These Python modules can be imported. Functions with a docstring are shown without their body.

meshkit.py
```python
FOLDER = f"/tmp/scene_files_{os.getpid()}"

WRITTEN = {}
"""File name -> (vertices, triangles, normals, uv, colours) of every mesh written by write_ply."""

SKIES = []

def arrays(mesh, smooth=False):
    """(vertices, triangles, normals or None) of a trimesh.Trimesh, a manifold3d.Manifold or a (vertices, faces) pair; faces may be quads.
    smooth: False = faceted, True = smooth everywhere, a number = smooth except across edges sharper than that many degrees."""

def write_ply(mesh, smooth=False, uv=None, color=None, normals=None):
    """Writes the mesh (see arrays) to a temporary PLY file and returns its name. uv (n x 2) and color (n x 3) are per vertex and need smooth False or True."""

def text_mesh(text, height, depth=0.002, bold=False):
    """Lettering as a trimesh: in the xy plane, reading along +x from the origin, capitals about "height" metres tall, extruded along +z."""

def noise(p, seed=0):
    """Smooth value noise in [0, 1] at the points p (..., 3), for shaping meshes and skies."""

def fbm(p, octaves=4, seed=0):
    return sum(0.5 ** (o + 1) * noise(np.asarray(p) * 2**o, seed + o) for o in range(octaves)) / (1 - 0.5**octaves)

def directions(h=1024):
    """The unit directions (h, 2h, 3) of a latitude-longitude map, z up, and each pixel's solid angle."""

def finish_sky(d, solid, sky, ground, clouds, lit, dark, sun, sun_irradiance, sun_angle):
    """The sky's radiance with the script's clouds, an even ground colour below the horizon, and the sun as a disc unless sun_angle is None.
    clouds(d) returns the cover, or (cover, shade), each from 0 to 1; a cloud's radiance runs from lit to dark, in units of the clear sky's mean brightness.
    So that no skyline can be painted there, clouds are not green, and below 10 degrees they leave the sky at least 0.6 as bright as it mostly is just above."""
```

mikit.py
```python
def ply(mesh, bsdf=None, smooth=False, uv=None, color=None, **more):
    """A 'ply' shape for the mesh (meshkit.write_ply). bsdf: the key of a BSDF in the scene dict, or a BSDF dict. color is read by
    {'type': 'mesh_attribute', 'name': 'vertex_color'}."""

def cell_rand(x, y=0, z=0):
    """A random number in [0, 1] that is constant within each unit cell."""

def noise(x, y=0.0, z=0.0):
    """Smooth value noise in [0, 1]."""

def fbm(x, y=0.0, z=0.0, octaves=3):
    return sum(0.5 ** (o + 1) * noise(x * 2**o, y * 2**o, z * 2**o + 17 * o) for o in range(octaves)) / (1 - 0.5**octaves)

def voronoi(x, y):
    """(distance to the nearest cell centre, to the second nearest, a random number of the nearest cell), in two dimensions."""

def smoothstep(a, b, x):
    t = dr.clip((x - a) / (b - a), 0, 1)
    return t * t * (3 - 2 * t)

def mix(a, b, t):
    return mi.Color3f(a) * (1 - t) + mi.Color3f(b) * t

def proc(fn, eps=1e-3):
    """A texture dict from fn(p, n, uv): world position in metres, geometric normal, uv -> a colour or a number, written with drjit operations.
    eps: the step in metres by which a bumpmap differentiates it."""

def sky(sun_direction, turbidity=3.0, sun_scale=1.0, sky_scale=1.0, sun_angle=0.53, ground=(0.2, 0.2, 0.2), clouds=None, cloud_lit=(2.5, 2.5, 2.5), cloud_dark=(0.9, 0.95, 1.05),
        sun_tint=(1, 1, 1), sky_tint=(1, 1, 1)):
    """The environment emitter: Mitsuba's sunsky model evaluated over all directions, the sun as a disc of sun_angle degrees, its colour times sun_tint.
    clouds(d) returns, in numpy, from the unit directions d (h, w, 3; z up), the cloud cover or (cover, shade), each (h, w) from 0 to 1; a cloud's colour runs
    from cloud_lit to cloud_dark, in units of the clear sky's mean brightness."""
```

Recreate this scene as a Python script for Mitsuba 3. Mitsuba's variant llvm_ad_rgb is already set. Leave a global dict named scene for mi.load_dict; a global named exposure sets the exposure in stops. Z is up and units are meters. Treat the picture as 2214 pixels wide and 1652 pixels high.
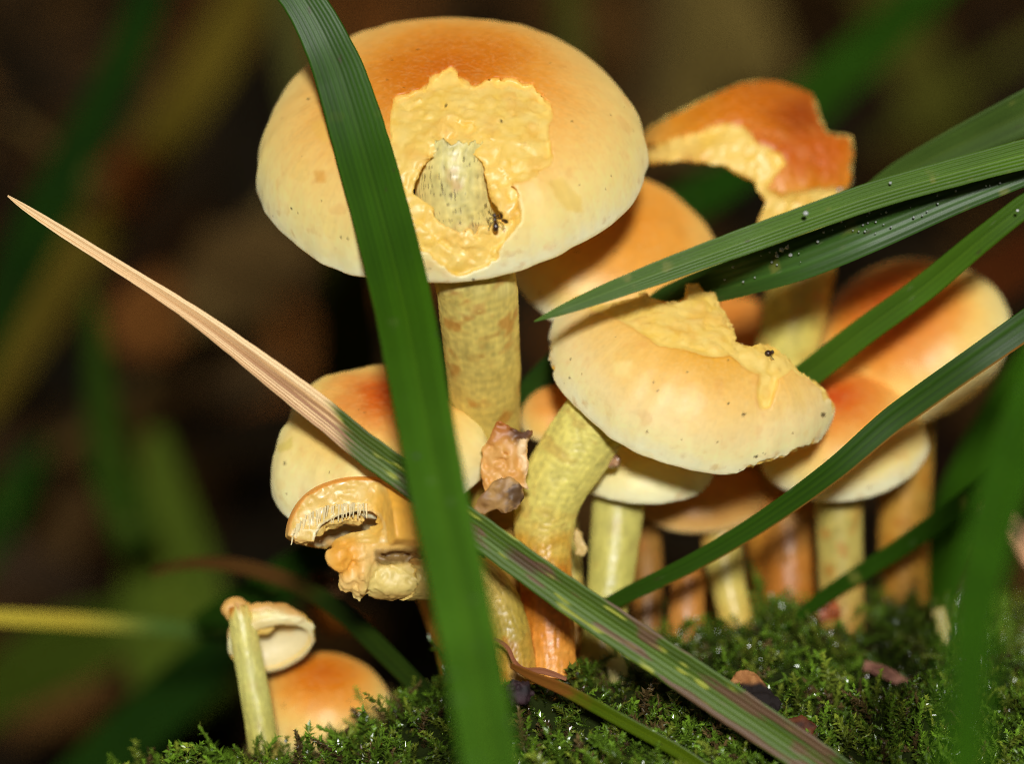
import math, numpy as np, trimesh, mitsuba as mi, drjit as dr, mikit, meshkit
from scipy import ndimage, interpolate, spatial
T = mi.ScalarTransform4f
scene, labels = {}, {}

# ------------------------------------------------------------------ camera, daylight, exposure
TILT = math.radians(8.0)
FWD = np.array([0, math.cos(TILT), -math.sin(TILT)])
UP = np.array([0, math.sin(TILT), math.cos(TILT)])
RIGHT = np.array([1.0, 0, 0])
C0 = np.array([0, 0, 0.115])          # the point in focus, metres
F = 550.0                             # focus distance, mm
K = 120.0 / 2214                      # mm per unit of the 2214 x 1652 layout grid, at the focus distance
eye = C0 - FWD * F / 1000
scene['camera'] = {'type': 'thinlens', 'fov': math.degrees(2 * math.atan(60.0 / F)), 'fov_axis': 'x', 'aperture_radius': 0.0100,
                   'focus_distance': F / 1000, 'near_clip': 0.02, 'far_clip': 500.0,
                   'to_world': T().look_at(origin=eye.tolist(), target=C0.tolist(), up=[0, 0, 1])}
SUN_EL = math.radians(19.5)
scene['sky_light'] = mikit.sky([0.02, -math.cos(SUN_EL), math.sin(SUN_EL)], turbidity=3, sun_scale=1.0, sky_scale=0.2, sun_angle=5.5, sky_tint=(1.3, 1.0, 0.6), sun_tint=(0.97, 1.32, 2.3))
exposure = 1.92

# ------------------------------------------------------------------ helpers
def srgb(r, g, b):
    c = np.array([r, g, b], float) / 255
    return np.where(c < 0.04045, c / 12.92, ((c + 0.055) / 1.055) ** 2.4)

def P(px, py, d):
    """layout grid position at d mm behind the focus point -> local mm (right, up, deep)"""
    s = K * (F + d) / F
    return np.array([(px - 1107) * s, (826 - py) * s, d], float)

def world(v):
    v = np.asarray(v, float) / 1000
    return C0 + v[:, :1] * RIGHT + v[:, 1:2] * UP + v[:, 2:3] * FWD

def to_px(X, Y, D):
    s = K * (F + D) / F
    return 1107 + X / s, 826 - Y / s

def hsh(*a):
    return np.random.RandomState(abs(hash(tuple(int(x * 1000) for x in a))) % (2 ** 31))

def num(name):
    if name not in labels and not any(k == name or k.startswith(name + '__') for k in scene):
        return name
    i = 1
    while f'{name}_{i:03d}' in labels or any(k == f'{name}_{i:03d}' or k.startswith(f'{name}_{i:03d}__') for k in scene):
        i += 1
    return f'{name}_{i:03d}'

def thing(name, label, cat, group=None, kind=None):
    k = num(name)
    labels[k] = {'label': label, 'category': cat}
    if group: labels[k]['group'] = group
    if kind: labels[k]['kind'] = kind
    return k

def put(key, v, f, bsdf, color=None, uv=None, smooth=True, frame='local'):
    v = world(v) if frame == 'local' else np.asarray(v)
    m = trimesh.Trimesh(v, f, process=False)
    scene[key] = mikit.ply(m, bsdf, smooth=smooth, uv=uv, color=None if color is None else np.clip(color, 0.002, 0.92))

def fbm(p, o=3, seed=0):
    return meshkit.fbm(p, o, seed) - 0.5

def vnoise(p, seed=0):
    return meshkit.noise(p, seed) - 0.5

def sstep(a, b, x):
    t = np.clip((x - a) / (b - a), 0, 1)
    return t * t * (3 - 2 * t)

def mixc(a, b, t):
    t = np.asarray(t)[:, None]
    return np.asarray(a) * (1 - t) + np.asarray(b) * t

def ramp(stops, s):
    xs = [q[0] for q in stops]
    return np.stack([np.interp(s, xs, [q[1][i] for q in stops]) for i in range(3)], 1)

def domes(p, size, seed):
    """rounded lumps, 1 on top and 0 in the creases, about size mm apart"""
    lo, hi = p.min(0) - 2 * size, p.max(0) + 2 * size
    n = np.ceil((hi - lo) / size).astype(int) + 1
    g = np.stack(np.meshgrid(*[np.arange(q) for q in n], indexing='ij'), -1).reshape(-1, 3)
    g = lo + size * (g + np.random.RandomState(seed).uniform(-0.45, 0.45, g.shape))
    d, _ = spatial.cKDTree(g).query(p, k=2)
    return np.clip(1.3 * (d[:, 1] - d[:, 0]) / size, 0, 1) ** 0.6 * 0.5 + 0.5 * np.clip(1.2 - (d[:, 0] / size) ** 2 * 1.6, 0, 1)

def unit(v):
    v = np.asarray(v, float)
    return v / np.linalg.norm(v)

def smax(a, b, k):
    h = np.clip(0.5 - 0.5 * (b - a) / k, 0, 1)
    return b * (1 - h) + a * h + k * h * (1 - h)

def smin(a, b, k):
    return -smax(-a, -b, k)

class Poly:
    """signed distance (mm, negative inside) to a polygon of the layout grid, looked up from a raster"""
    def __init__(self, pts, step=3.0, pad=60):
        pts = np.array(pts, float)
        self.lo, self.step = pts.min(0) - pad, step
        n = ((pts.max(0) + pad - self.lo) / step).astype(int) + 2
        gx, gy = np.meshgrid(np.arange(n[0]) * step + self.lo[0], np.arange(n[1]) * step + self.lo[1], indexing='ij')
        dist, inside = np.full(gx.shape, 1e9), np.zeros(gx.shape, bool)
        for a, b in zip(pts, np.roll(pts, -1, 0)):
            e = b - a
            t = np.clip(((gx - a[0]) * e[0] + (gy - a[1]) * e[1]) / max(e @ e, 1e-9), 0, 1)
            dist = np.minimum(dist, np.hypot(gx - a[0] - t * e[0], gy - a[1] - t * e[1]))
            if a[1] != b[1]:
                inside ^= ((a[1] > gy) != (b[1] > gy)) & (gx < (b[0] - a[0]) * (gy - a[1]) / (b[1] - a[1]) + a[0])
        self.sd = np.where(inside, -dist, dist) * K
    def __call__(self, X, Y, D):
        px, py = to_px(X, Y, D)
        return ndimage.map_coordinates(self.sd, [(px - self.lo[0]) / self.step, (py - self.lo[1]) / self.step], order=1, mode='nearest')

def nets(fn, lo, hi, h, coarse=4):
    """surface nets of fn(X, Y, D) < 0, evaluated only near its surface"""
    lo, hi = np.asarray(lo, float), np.asarray(hi, float)
    n = (np.ceil((hi - lo) / (h * coarse)).astype(int) + 1)
    ax = [lo[i] + np.arange(n[i]) * h * coarse for i in range(3)]
    g = np.meshgrid(*ax, indexing='ij')
    rough = fn(*(q.ravel() for q in g)).reshape(n)
    m = (n - 1) * coarse + 1
    zoomed = rough
    for a in range(3):
        idx = np.arange(m[a]) / coarse
        i0 = np.minimum(idx.astype(int), n[a] - 2)
        t = (idx - i0).reshape([-1 if q == a else 1 for q in range(3)])
        zoomed = np.take(zoomed, i0, a) * (1 - t) + np.take(zoomed, i0 + 1, a) * t
    near = np.abs(zoomed) < h * coarse * 1.3 + 0.35
    ii = np.nonzero(near)
    G = zoomed
    G[near] = fn(*(lo[i] + ii[i] * h for i in range(3)))
    for a in range(3):                       # closed at the box
        sl = [slice(None)] * 3
        for e in (0, -1):
            sl[a] = e
            G[tuple(sl)] = np.maximum(G[tuple(sl)], 1e-3)
    s = G < 0
    c = np.zeros(m - 1, np.uint8)
    for o in np.ndindex(2, 2, 2):
        c += s[o[0]:m[0] - 1 + o[0], o[1]:m[1] - 1 + o[1], o[2]:m[2] - 1 + o[2]]
    cells = np.array(np.nonzero((c > 0) & (c < 8))).T
    idm = np.full(m - 1, -1, np.int32)
    idm[tuple(cells.T)] = np.arange(len(cells))
    corner = {o: G[tuple((cells + o).T)] for o in np.ndindex(2, 2, 2)}
    acc, cnt = np.zeros((len(cells), 3)), np.zeros(len(cells))
    for a in range(3):
        for o in np.ndindex(2, 2, 2):
            if o[a] == 0:
                q = list(o); q[a] = 1
                f0, f1 = corner[o], corner[tuple(q)]
                x = (f0 < 0) != (f1 < 0)
                t = f0[x] / (f0[x] - f1[x])
                p = np.tile(np.array(o, float), (x.sum(), 1)); p[:, a] = t
                acc[x] += p; cnt[x] += 1
    v = lo + (cells + acc / cnt[:, None]) * h
    faces = []
    for a in range(3):
        b, d = (a + 1) % 3, (a + 2) % 3
        e = s.take(range(m[a] - 1), a) != s.take(range(1, m[a]), a)
        e = np.array(np.nonzero(e)).T
        e = e[(e[:, b] > 0) & (e[:, d] > 0) & (e[:, b] < m[b] - 1) & (e[:, d] < m[d] - 1)]
        def cid(db, dd):
            q = e.copy(); q[:, b] -= db; q[:, d] -= dd
            return idm[tuple(q.T)]
        quad = np.stack([cid(1, 1), cid(0, 1), cid(0, 0), cid(1, 0)], 1)
        flip = ~s[tuple(e.T)]
        quad[flip] = quad[flip][:, ::-1]
        faces.append(quad)
    q = np.vstack(faces)
    # layout frame (right, up, deep) is left-handed
    q = q[:, ::-1]
    return v, np.vstack([q[:, [0, 1, 2]], q[:, [0, 2, 3]]])

# ------------------------------------------------------------------ materials
VC = {'type': 'mesh_attribute', 'name': 'vertex_color'}
ROUGH = mikit.proc(lambda p, n, uv: dr.clip(uv.x, 0.08, 1.0), eps=1e-5)
# translucent flesh: part of the light passes the skin, is scattered about inside and comes out elsewhere
scene['fungus_mat'] = {'type': 'blendbsdf', 'weight': 0.32,
                       'a': {'type': 'twosided', 'bsdf': {'type': 'principled', 'base_color': VC, 'roughness': ROUGH, 'specular': 0.55, 'flatness': 0.4}},
                       'b': {'type': 'principledthin', 'base_color': VC, 'roughness': 0.6, 'diff_trans': 1.75, 'spec_trans': 0.0, 'eta': 1.05}}
scene['blade_mat'] = {'type': 'twosided', 'bsdf': {'type': 'principled', 'base_color': VC, 'roughness': 0.4, 'specular': 0.13}}
scene['dry_mat'] = {'type': 'twosided', 'bsdf': {'type': 'principled', 'base_color': VC, 'roughness': 0.6, 'specular': 0.3}}
scene['far_mat'] = {'type': 'twosided', 'bsdf': {'type': 'principled', 'base_color': VC, 'roughness': 1.0, 'specular': 0.0}}
scene['moss_mat'] = {'type': 'twosided', 'bsdf': {'type': 'principled', 'base_color': VC, 'roughness': 0.24, 'specular': 0.6}}
scene['water_mat'] = {'type': 'principled', 'base_color': {'type': 'rgb', 'value': [0.22, 0.24, 0.22]}, 'roughness': 0.08, 'specular': 1.0}  # grey base colours a soft glint into the water
scene['drop_mat'] = {'type': 'principled', 'base_color': {'type': 'rgb', 'value': [0.32, 0.34, 0.32]}, 'roughness': 0.06, 'specular': 1.0}  # paler base paints part of the bright blurred glint into the drops
scene['insect_mat'] = {'type': 'principled', 'base_color': {'type': 'rgb', 'value': [0.03, 0.012, 0.006]}, 'roughness': 0.25, 'specular': 0.6}
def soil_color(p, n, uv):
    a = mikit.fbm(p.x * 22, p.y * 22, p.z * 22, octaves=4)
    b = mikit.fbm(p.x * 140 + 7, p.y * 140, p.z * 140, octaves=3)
    c = mikit.mix((0.003, 0.0024, 0.001), (0.020, 0.012, 0.005), mikit.smoothstep(0.35, 0.72, a))  # browns kept very dark, standing in for light falling off with distance
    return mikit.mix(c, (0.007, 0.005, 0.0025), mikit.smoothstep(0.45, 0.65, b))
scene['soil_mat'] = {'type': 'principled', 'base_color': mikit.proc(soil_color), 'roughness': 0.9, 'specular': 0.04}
def peat_color(p, n, uv):
    a = mikit.fbm(p.x * 400, p.y * 400, p.z * 400, octaves=3)
    return mikit.mix((0.006, 0.008, 0.002), (0.02, 0.03, 0.006), a)
scene['peat_mat'] = {'type': 'principled', 'base_color': mikit.proc(peat_color), 'roughness': 0.95, 'specular': 0.03}

# ------------------------------------------------------------------ ground
def ground_z(x, y):
    bank = 0.125 * sstep(0.22, 0.75, y) + 0.02 * np.maximum(y - 0.75, 0) / (1 + 0.05 * np.maximum(y - 0.75, 0))
    p = np.stack([x * 9, y * 9, x * 0], -1)
    return bank + 0.022 * fbm(p, 4, 3) + 0.006 * fbm(p * 9, 2, 5)
gy = np.concatenate([-np.geomspace(0.9, 60, 30)[::-1], np.linspace(-0.85, 1.6, 230), np.geomspace(1.62, 120, 60)])
gx = np.concatenate([-np.geomspace(0.62, 80, 40)[::-1], np.linspace(-0.6, 0.6, 150), np.geomspace(0.62, 80, 40)])
GX, GY = np.meshgrid(gx, gy, indexing='ij')
gi, gj = np.meshgrid(np.arange(len(gx) - 1), np.arange(len(gy) - 1), indexing='ij')
gid = (gi * len(gy) + gj).ravel()
gq = np.stack([gid, gid + len(gy), gid + len(gy) + 1, gid + 1], 1)
gf = np.vstack([gq[:, [0, 1, 2]], gq[:, [0, 2, 3]]])
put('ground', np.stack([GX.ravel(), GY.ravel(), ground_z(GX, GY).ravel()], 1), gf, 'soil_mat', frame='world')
labels['ground'] = {'label': 'wet forest floor rising behind the mushrooms, coloured extra dark for light falloff', 'kind': 'structure'}

# ------------------------------------------------------------------ mossy stump
MOSS_PTS = [(1190, 1450, 8), (1110, 1450, 6), (1350, 1452, 15), (1480, 1396, 24), (1600, 1366, 26), (1700, 1340, 30), (1830, 1318, 32), (1960, 1304, 36), (2100, 1370, 36),
            (1300, 1600, -6), (1300, 1700, -12), (1700, 1640, -8), (2000, 1600, -2), (2200, 1560, 6), (1500, 1530, 2), (1750, 1466, 12), (1900, 1402, 22),
            (1000, 1560, 0), (900, 1640, -5), (700, 1640, -2), (500, 1675, 0), (330, 1680, 4), (200, 1760, 2), (860, 1530, 8), (720, 1612, 6), (580, 1632, 10), (640, 1645, 22), (760, 1600, 28),
            (420, 1680, 14), (1000, 1500, 22), (1250, 1430, 40), (1500, 1370, 60), (1900, 1330, 70), (900, 1540, 50), (600, 1680, 50), (2300, 1450, 50), (2400, 1500, 20), (2300, 1330, 80),
            (120, 1830, 0), (-60, 1950, 10), (-150, 2050, 25), (300, 1760, 40), (150, 1850, 60), (450, 1730, 60), (620, 1700, 70), (-200, 2100, 60)]
mw = world(np.array([P(*q) for q in MOSS_PTS]))
mw[:, 2] -= 0.0022
ring = [(0.02 + r * math.cos(a), 0.03 + r * 0.9 * math.sin(a), z) for r, z in ((0.125, 0.03), (0.17, -0.01), (0.23, -0.06)) for a in np.linspace(0, 2 * math.pi, 17)[:-1]]
ring = [(x_, y_, z_ - 0.035 * max(0, -x_ / 0.12)) for x_, y_, z_ in ring]
mw = np.vstack([mw, ring])
rbf = interpolate.RBFInterpolator(mw[:, :2] * 100, mw[:, 2] * 100, smoothing=0.02)
sx = np.linspace(-0.19, 0.23, 260); sy = np.linspace(-0.16, 0.22, 240)
SX, SY = np.meshgrid(sx, sy, indexing='ij')
SZ = (rbf(np.stack([SX.ravel(), SY.ravel()], 1) * 100) / 100).reshape(SX.shape)
SZ += 0.005 * fbm(np.stack([SX * 90, SY * 90, SX * 0], -1), 4, 8)
stump_z = interpolate.RegularGridInterpolator((sx, sy), SZ, bounds_error=False, fill_value=-0.05)
si, sj = np.meshgrid(np.arange(len(sx) - 1), np.arange(len(sy) - 1), indexing='ij')
sid = (si * len(sy) + sj).ravel()
sq = np.stack([sid, sid + len(sy), sid + len(sy) + 1, sid + 1], 1)
k = thing('tree_stump', 'dark rotten stump under the moss that all the mushrooms grow from', 'stump')
put(k, np.stack([SX.ravel(), SY.ravel(), SZ.ravel()], 1), np.vstack([sq[:, [0, 1, 2]], sq[:, [0, 2, 3]]]), 'peat_mat', frame='world')

def build_moss():
    rng = np.random.RandomState(11)
    variants = []
    for q in range(10):
        L = rng.uniform(2.6, 5.4); bend = rng.uniform(0.2, 1.0); nl = int(L * 14)
        t = np.linspace(0.04, 1, nl)
        stem = np.stack([bend * L * 0.55 * t ** 1.8, 0.25 * np.sin(t * 3 + q), L * t * (1 - 0.28 * bend * t)], 1)
        tan = np.gradient(stem, axis=0); tan /= np.linalg.norm(tan, axis=1, keepdims=True)
        ang = np.arange(nl) * 2.4 + rng.uniform(0, 2.0, nl)
        a = np.cross(tan, [0, 1, 0.01]); a /= np.linalg.norm(a, axis=1, keepdims=True)
        b = np.cross(tan, a)
        out = np.cos(ang)[:, None] * a + np.sin(ang)[:, None] * b
        ll = rng.uniform(0.35, 0.85, nl)[:, None] * (0.6 + 0.5 * np.sin(np.pi * np.clip(t, 0.1, 0.93)))[:, None]
        opening = (1.35 - 0.7 * t + rng.uniform(-0.55, 0.55, nl))[:, None]
        dirv = out * np.sin(opening) + tan * np.cos(opening)
        side = np.cross(dirv, tan); side /= np.linalg.norm(side, axis=1, keepdims=True) + 1e-9
        nrm = np.cross(side, dirv)
        w = 0.26 * ll
        base, tip = stem, stem + dirv * ll
        mid = stem + dirv * ll * 0.42
        vl, vr = mid + side * w + nrm * 0.07, mid - side * w + nrm * 0.07
        v = np.stack([base, vl, tip, vr], 1).reshape(-1, 3)
        i = np.arange(nl)[:, None] * 4
        f = np.concatenate([i + [0, 1, 2], i + [0, 2, 3]], 0)
        tt = np.repeat(t, 4)
        tipw = np.tile([0, 0.5, 1, 0.5], nl)
        variants.append((v, f, tt, tipw))
    N = 21000
    x = rng.uniform(-0.075, 0.078, N * 2); y = rng.uniform(-0.045, 0.09, N * 2)
    dens = 0.55 + 1.2 * meshkit.fbm(np.stack([x * 110, y * 110, x * 0], 1), 2, 4) ** 1.6
    ok = rng.rand(N * 2) < dens
    x, y = x[ok][:N], y[ok][:N]
    z = stump_z(np.stack([x, y], 1))
    V, Fc, Cc = [], [], []
    at = 0
    clump = meshkit.fbm(np.stack([x * 130, y * 130, x * 0 + 3], 1), 2, 21)
    for i in range(len(x)):
        v, f, t, tw = variants[rng.randint(10)]
        sc = rng.choice([0.4, 0.7, 0.9, 1.25], p=[.28, .36, .27, .09]) * rng.uniform(0.95, 1.4) * (0.55 + 0.95 * clump[i])
        az, tl = rng.uniform(0, 2 * math.pi), rng.uniform(0.05, 1.25)
        ca, sa, ct, st = math.cos(az), math.sin(az), math.cos(tl), math.sin(tl)
        R = np.array([[ca, -sa, 0], [sa, ca, 0], [0, 0, 1]]) @ np.array([[ct, 0, st], [0, 1, 0], [-st, 0, ct]])
        tw_ = rng.uniform(0, 6.28)
        R = R @ np.array([[math.cos(tw_), -math.sin(tw_), 0], [math.sin(tw_), math.cos(tw_), 0], [0, 0, 1]])
        V.append((v * sc) @ R.T / 1000 + [x[i], y[i], z[i] - 0.0006])
        Fc.append(f + at); at += len(v)
        g = rng.uniform(0.65, 1.3) * (0.35 + 1.3 * clump[i])
        old = np.array([0.018, 0.030, 0.004]); young = np.array([0.098, 0.18, 0.012]) if rng.rand() < 0.7 else np.array([0.15, 0.19, 0.018])
        if rng.rand() < 0.12: old, young = np.array([0.025, 0.016, 0.006]), np.array([0.09, 0.06, 0.02])
        cc = mixc(old, young, np.clip((t ** 1.5) * 0.8 + 0.15 * tw, 0, 1)) * g
        Cc.append(cc)
    kk = thing('moss', 'wet dark green moss with bright shoot tips covering the stump', 'moss', kind='stuff')
    put(kk, np.vstack(V), np.vstack(Fc), 'moss_mat', color=np.vstack(Cc), frame='world', smooth=False)
    # dew beads added on the shoots to give the moss sparkle
    allv = np.vstack(V)
    pick = allv[rng.choice(len(allv), 900, replace=False)]
    top = pick[pick[:, 2] > stump_z(pick[:, :2]) + 0.0012][:150]
    s = trimesh.creation.icosphere(subdivisions=1)
    rad = rng.uniform(0.00006, 0.00017, len(top))
    dv = (s.vertices[None] * rad[:, None, None] + top[:, None]).reshape(-1, 3)
    df = (s.faces[None] + (np.arange(len(top)) * len(s.vertices))[:, None, None]).reshape(-1, 3)
    put(kk + '__dew', dv, df, 'water_mat', frame='world')
    labels[kk + '__dew'] = {'label': 'dew specks added on the moss shoots for sparkle', 'kind': 'stuff'}
build_moss()

# ------------------------------------------------------------------ mushroom builders
PEACH, ORANGE, RED = srgb(247, 202, 106), srgb(220, 126, 24), srgb(204, 84, 14)
YELLOW, PALE, RIM = srgb(249, 226, 144), srgb(248, 237, 172), srgb(244, 243, 200)
FLESH, FLESHW, BROWN = srgb(242, 202, 88), srgb(248, 218, 124), srgb(170, 104, 24)
GILL = srgb(226, 214, 165)
STEMC, STEMG, STEMO = srgb(216, 202, 105), srgb(190, 182, 78), srgb(206, 130, 36)
RAMP = [(0, ORANGE), (0.25, srgb(238, 160, 62)), (0.5, PEACH), (0.78, YELLOW), (0.95, PALE), (1.05, RIM), (1.3, RIM)]

def make_cap(key, c, R, axis, hk=0.65, h=0.45, seed=0, lobes=(), wave=(), thick=0.24, rim=0.86, keep=None, pits=(), holes=(), cut=None, stops=RAMP, ctr=(0, 0), spots=(),
             blobs=(), gills=70, lump=0.02, bumpy=0.0, power=2.25, hb=0.14, cutcol=None, patches=(), expose=0.28, thin=None, blobcol=None, dents=(), blobnoise=1.0, post=(), keepjag=1.0):
    c, R = P(*c), R * K * (F + c[2]) / F
    a = unit(axis)
    e1 = unit(np.array([1.0, 0, 0]) - a[0] * a)
    e2 = np.cross(a, e1)
    H, Hb = hk * R, hb * R
    def local(X, Y, D):
        x, y, t = X - c[0], Y - c[1], -(D - c[2])
        return x * e1[0] + y * e1[1] + t * e1[2], x * e2[0] + y * e2[1] + t * e2[2], x * a[0] + y * a[1] + t * a[2]
    def shape(X, Y, D):
        u, w, z = local(X, Y, D)
        r, ph = np.hypot(u, w), np.arctan2(w, u)
        f = 1 + sum(am * np.cos(n * ph + p0) for n, am, p0 in lobes) + 0.003 * np.cos(17 * ph + seed) * np.cos(5 * ph + 1.3 * seed) + 0.004 * np.cos(31 * ph + 2 * seed) * np.cos(3 * ph)
        rr = r / f
        z = z - R * sum(am * np.cos(n * ph + p0) for n, am, p0 in wave) * np.clip(rr / R, 0, 1.2) ** 3 if len(wave) else z
        return rr, ph, z
    def outer(X, Y, D, rr, z, noisy=True):
        hh = np.where(z > 0, H, Hb)
        g = ((rr / R) ** power + (np.abs(z) / hh) ** power) ** (1 / power) + 1e-6
        L = np.hypot(rr, z) + 1e-6
        o = L * (1 - 1 / g) * np.clip(0.55 + 0.45 * np.minimum(hh / R, 1), 0.3, 1)
        if noisy:
            p = np.stack([X, Y, D], -1)
            o = o + lump * R * 2 * fbm(p * (2.2 / R), 2, seed) + 0.10 * fbm(p * 0.55, 2, seed + 1)
            if bumpy: o = o + bumpy * fbm(p * 0.9, 2, seed + 2)
        return o
    def inner(rr, ph, z):
        Ri, Hi = R * rim, H - thick * R
        zz = z + Hb * 0.6
        g = np.sqrt((rr / Ri) ** 2 + (np.maximum(zz, 0) / (Hi + Hb * 0.6)) ** 2) + 1e-6
        L = np.hypot(rr, np.maximum(zz, 0)) + 1e-6
        s = L * (1 - 1 / g)
        if gills:
            s = s + 0.05 * R * np.abs(np.cos(ph * gills / 2)) * np.clip(rr / Ri, 0, 1)
        return s
    def sdf(X, Y, D):
        rr, ph, z = shape(X, Y, D)
        o = outer(X, Y, D, rr, z)
        s = smax(o, -inner(rr, ph, z), 0.05 * R)
        p = np.stack([X, Y, D], -1)
        if len(pits) or keep or len(holes) or cut or len(blobs):
            n1 = fbm(p * 0.75, 2, seed + 5); n2 = vnoise(p * 1.9, seed + 6)
        if len(pits):
            d1 = np.zeros(len(X))
            nb = (o > -5.5) & (o < 2.5)
            if nb.any(): d1[nb] = 0.72 * domes(p[nb] + 0.8 * n1[nb, None], 2.0, seed + 27) + 0.28 * domes(p[nb], 0.95, seed + 28)
        for poly, depth, jag in pits:
            q = poly(X, Y, D) + jag * (n1 * 0.9 + 1.0 * (0.55 - d1))
            lumps = 1.25 + 0.9 * n1 - 0.62 * d1
            front = o + depth * sstep(0.0, -0.45, q) * np.clip(lumps, 0.25, 2)
            s = smax(s, np.where(D < c[2] + R * 0.6, front, -9), 0.1)
        if thin:
            s = smax(s, np.where(D < c[2], -np.maximum(thin[0](X, Y, D), o + thin[1] + 0.9 * n1 + 0.4 * n2), -9), 0.15)
        for poly, dmax in holes:
            q = poly(X, Y, D) + 0.5 * n2 + 0.3 * n1
            s = smax(s, np.where(D < dmax, -q, -9), 0.12)
        if keep:
            s = smax(s, keep(X, Y, D) + keepjag * (0.55 * n2 + 0.5 * n1), 0.12)
        if cut:
            s = smax(s, cut(X, Y, D) + 0.8 * n1 + 0.35 * n2, 0.2)
        for b in blobs:
            bc, br = P(*b[0]), np.array(b[1]) * K
            dd = np.sqrt(((X - bc[0]) / br[0]) ** 2 + ((Y - bc[1]) / br[1]) ** 2 + ((D - bc[2]) / br[2]) ** 2)
            s = smin(s, (dd - 1) * br.min() + blobnoise * (0.5 * n1 + 0.2 * n2), b[2] if len(b) > 2 else 0.8)
        for bc_, br_ in dents:
            bc, br = P(*bc_), np.array(br_) * K
            dd = np.sqrt(((X - bc[0]) / br[0]) ** 2 + ((Y - bc[1]) / br[1]) ** 2 + ((D - bc[2]) / br[2]) ** 2)
            s = smax(s, (1 - dd) * br.min() + 0.3 * n1 + 0.2 * n2, 0.2)
        return s
    ext = R * 1.25
    lo, hi = c - ext, c + ext
    for b in blobs:
        bc, br = P(*b[0]), np.array(b[1]) * K
        lo, hi = np.minimum(lo, bc - br * 1.3 - 0.5), np.maximum(hi, bc + br * 1.3 + 0.5)
    v, f = nets(sdf, lo, hi, h)
    X, Y, D = v.T
    rr, ph, z = shape(X, Y, D)
    o = outer(X, Y, D, rr, z)
    u, w, _ = local(X, Y, D)
    uo, wo = u - ctr[0] * R, w - ctr[1] * R
    p = v
    s = np.arctan2(np.hypot(uo, wo) / R, np.maximum(z, -0.1 * R) / H * 1.0) / (math.pi / 2)
    s0 = np.arctan2(rr / R, np.maximum(z, -0.1 * R) / H) / (math.pi / 2)
    s = np.where(s0 > 0.75, s * (1 - sstep(0.75, 0.98, s0)) + s0 * sstep(0.75, 0.98, s0), s)
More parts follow.
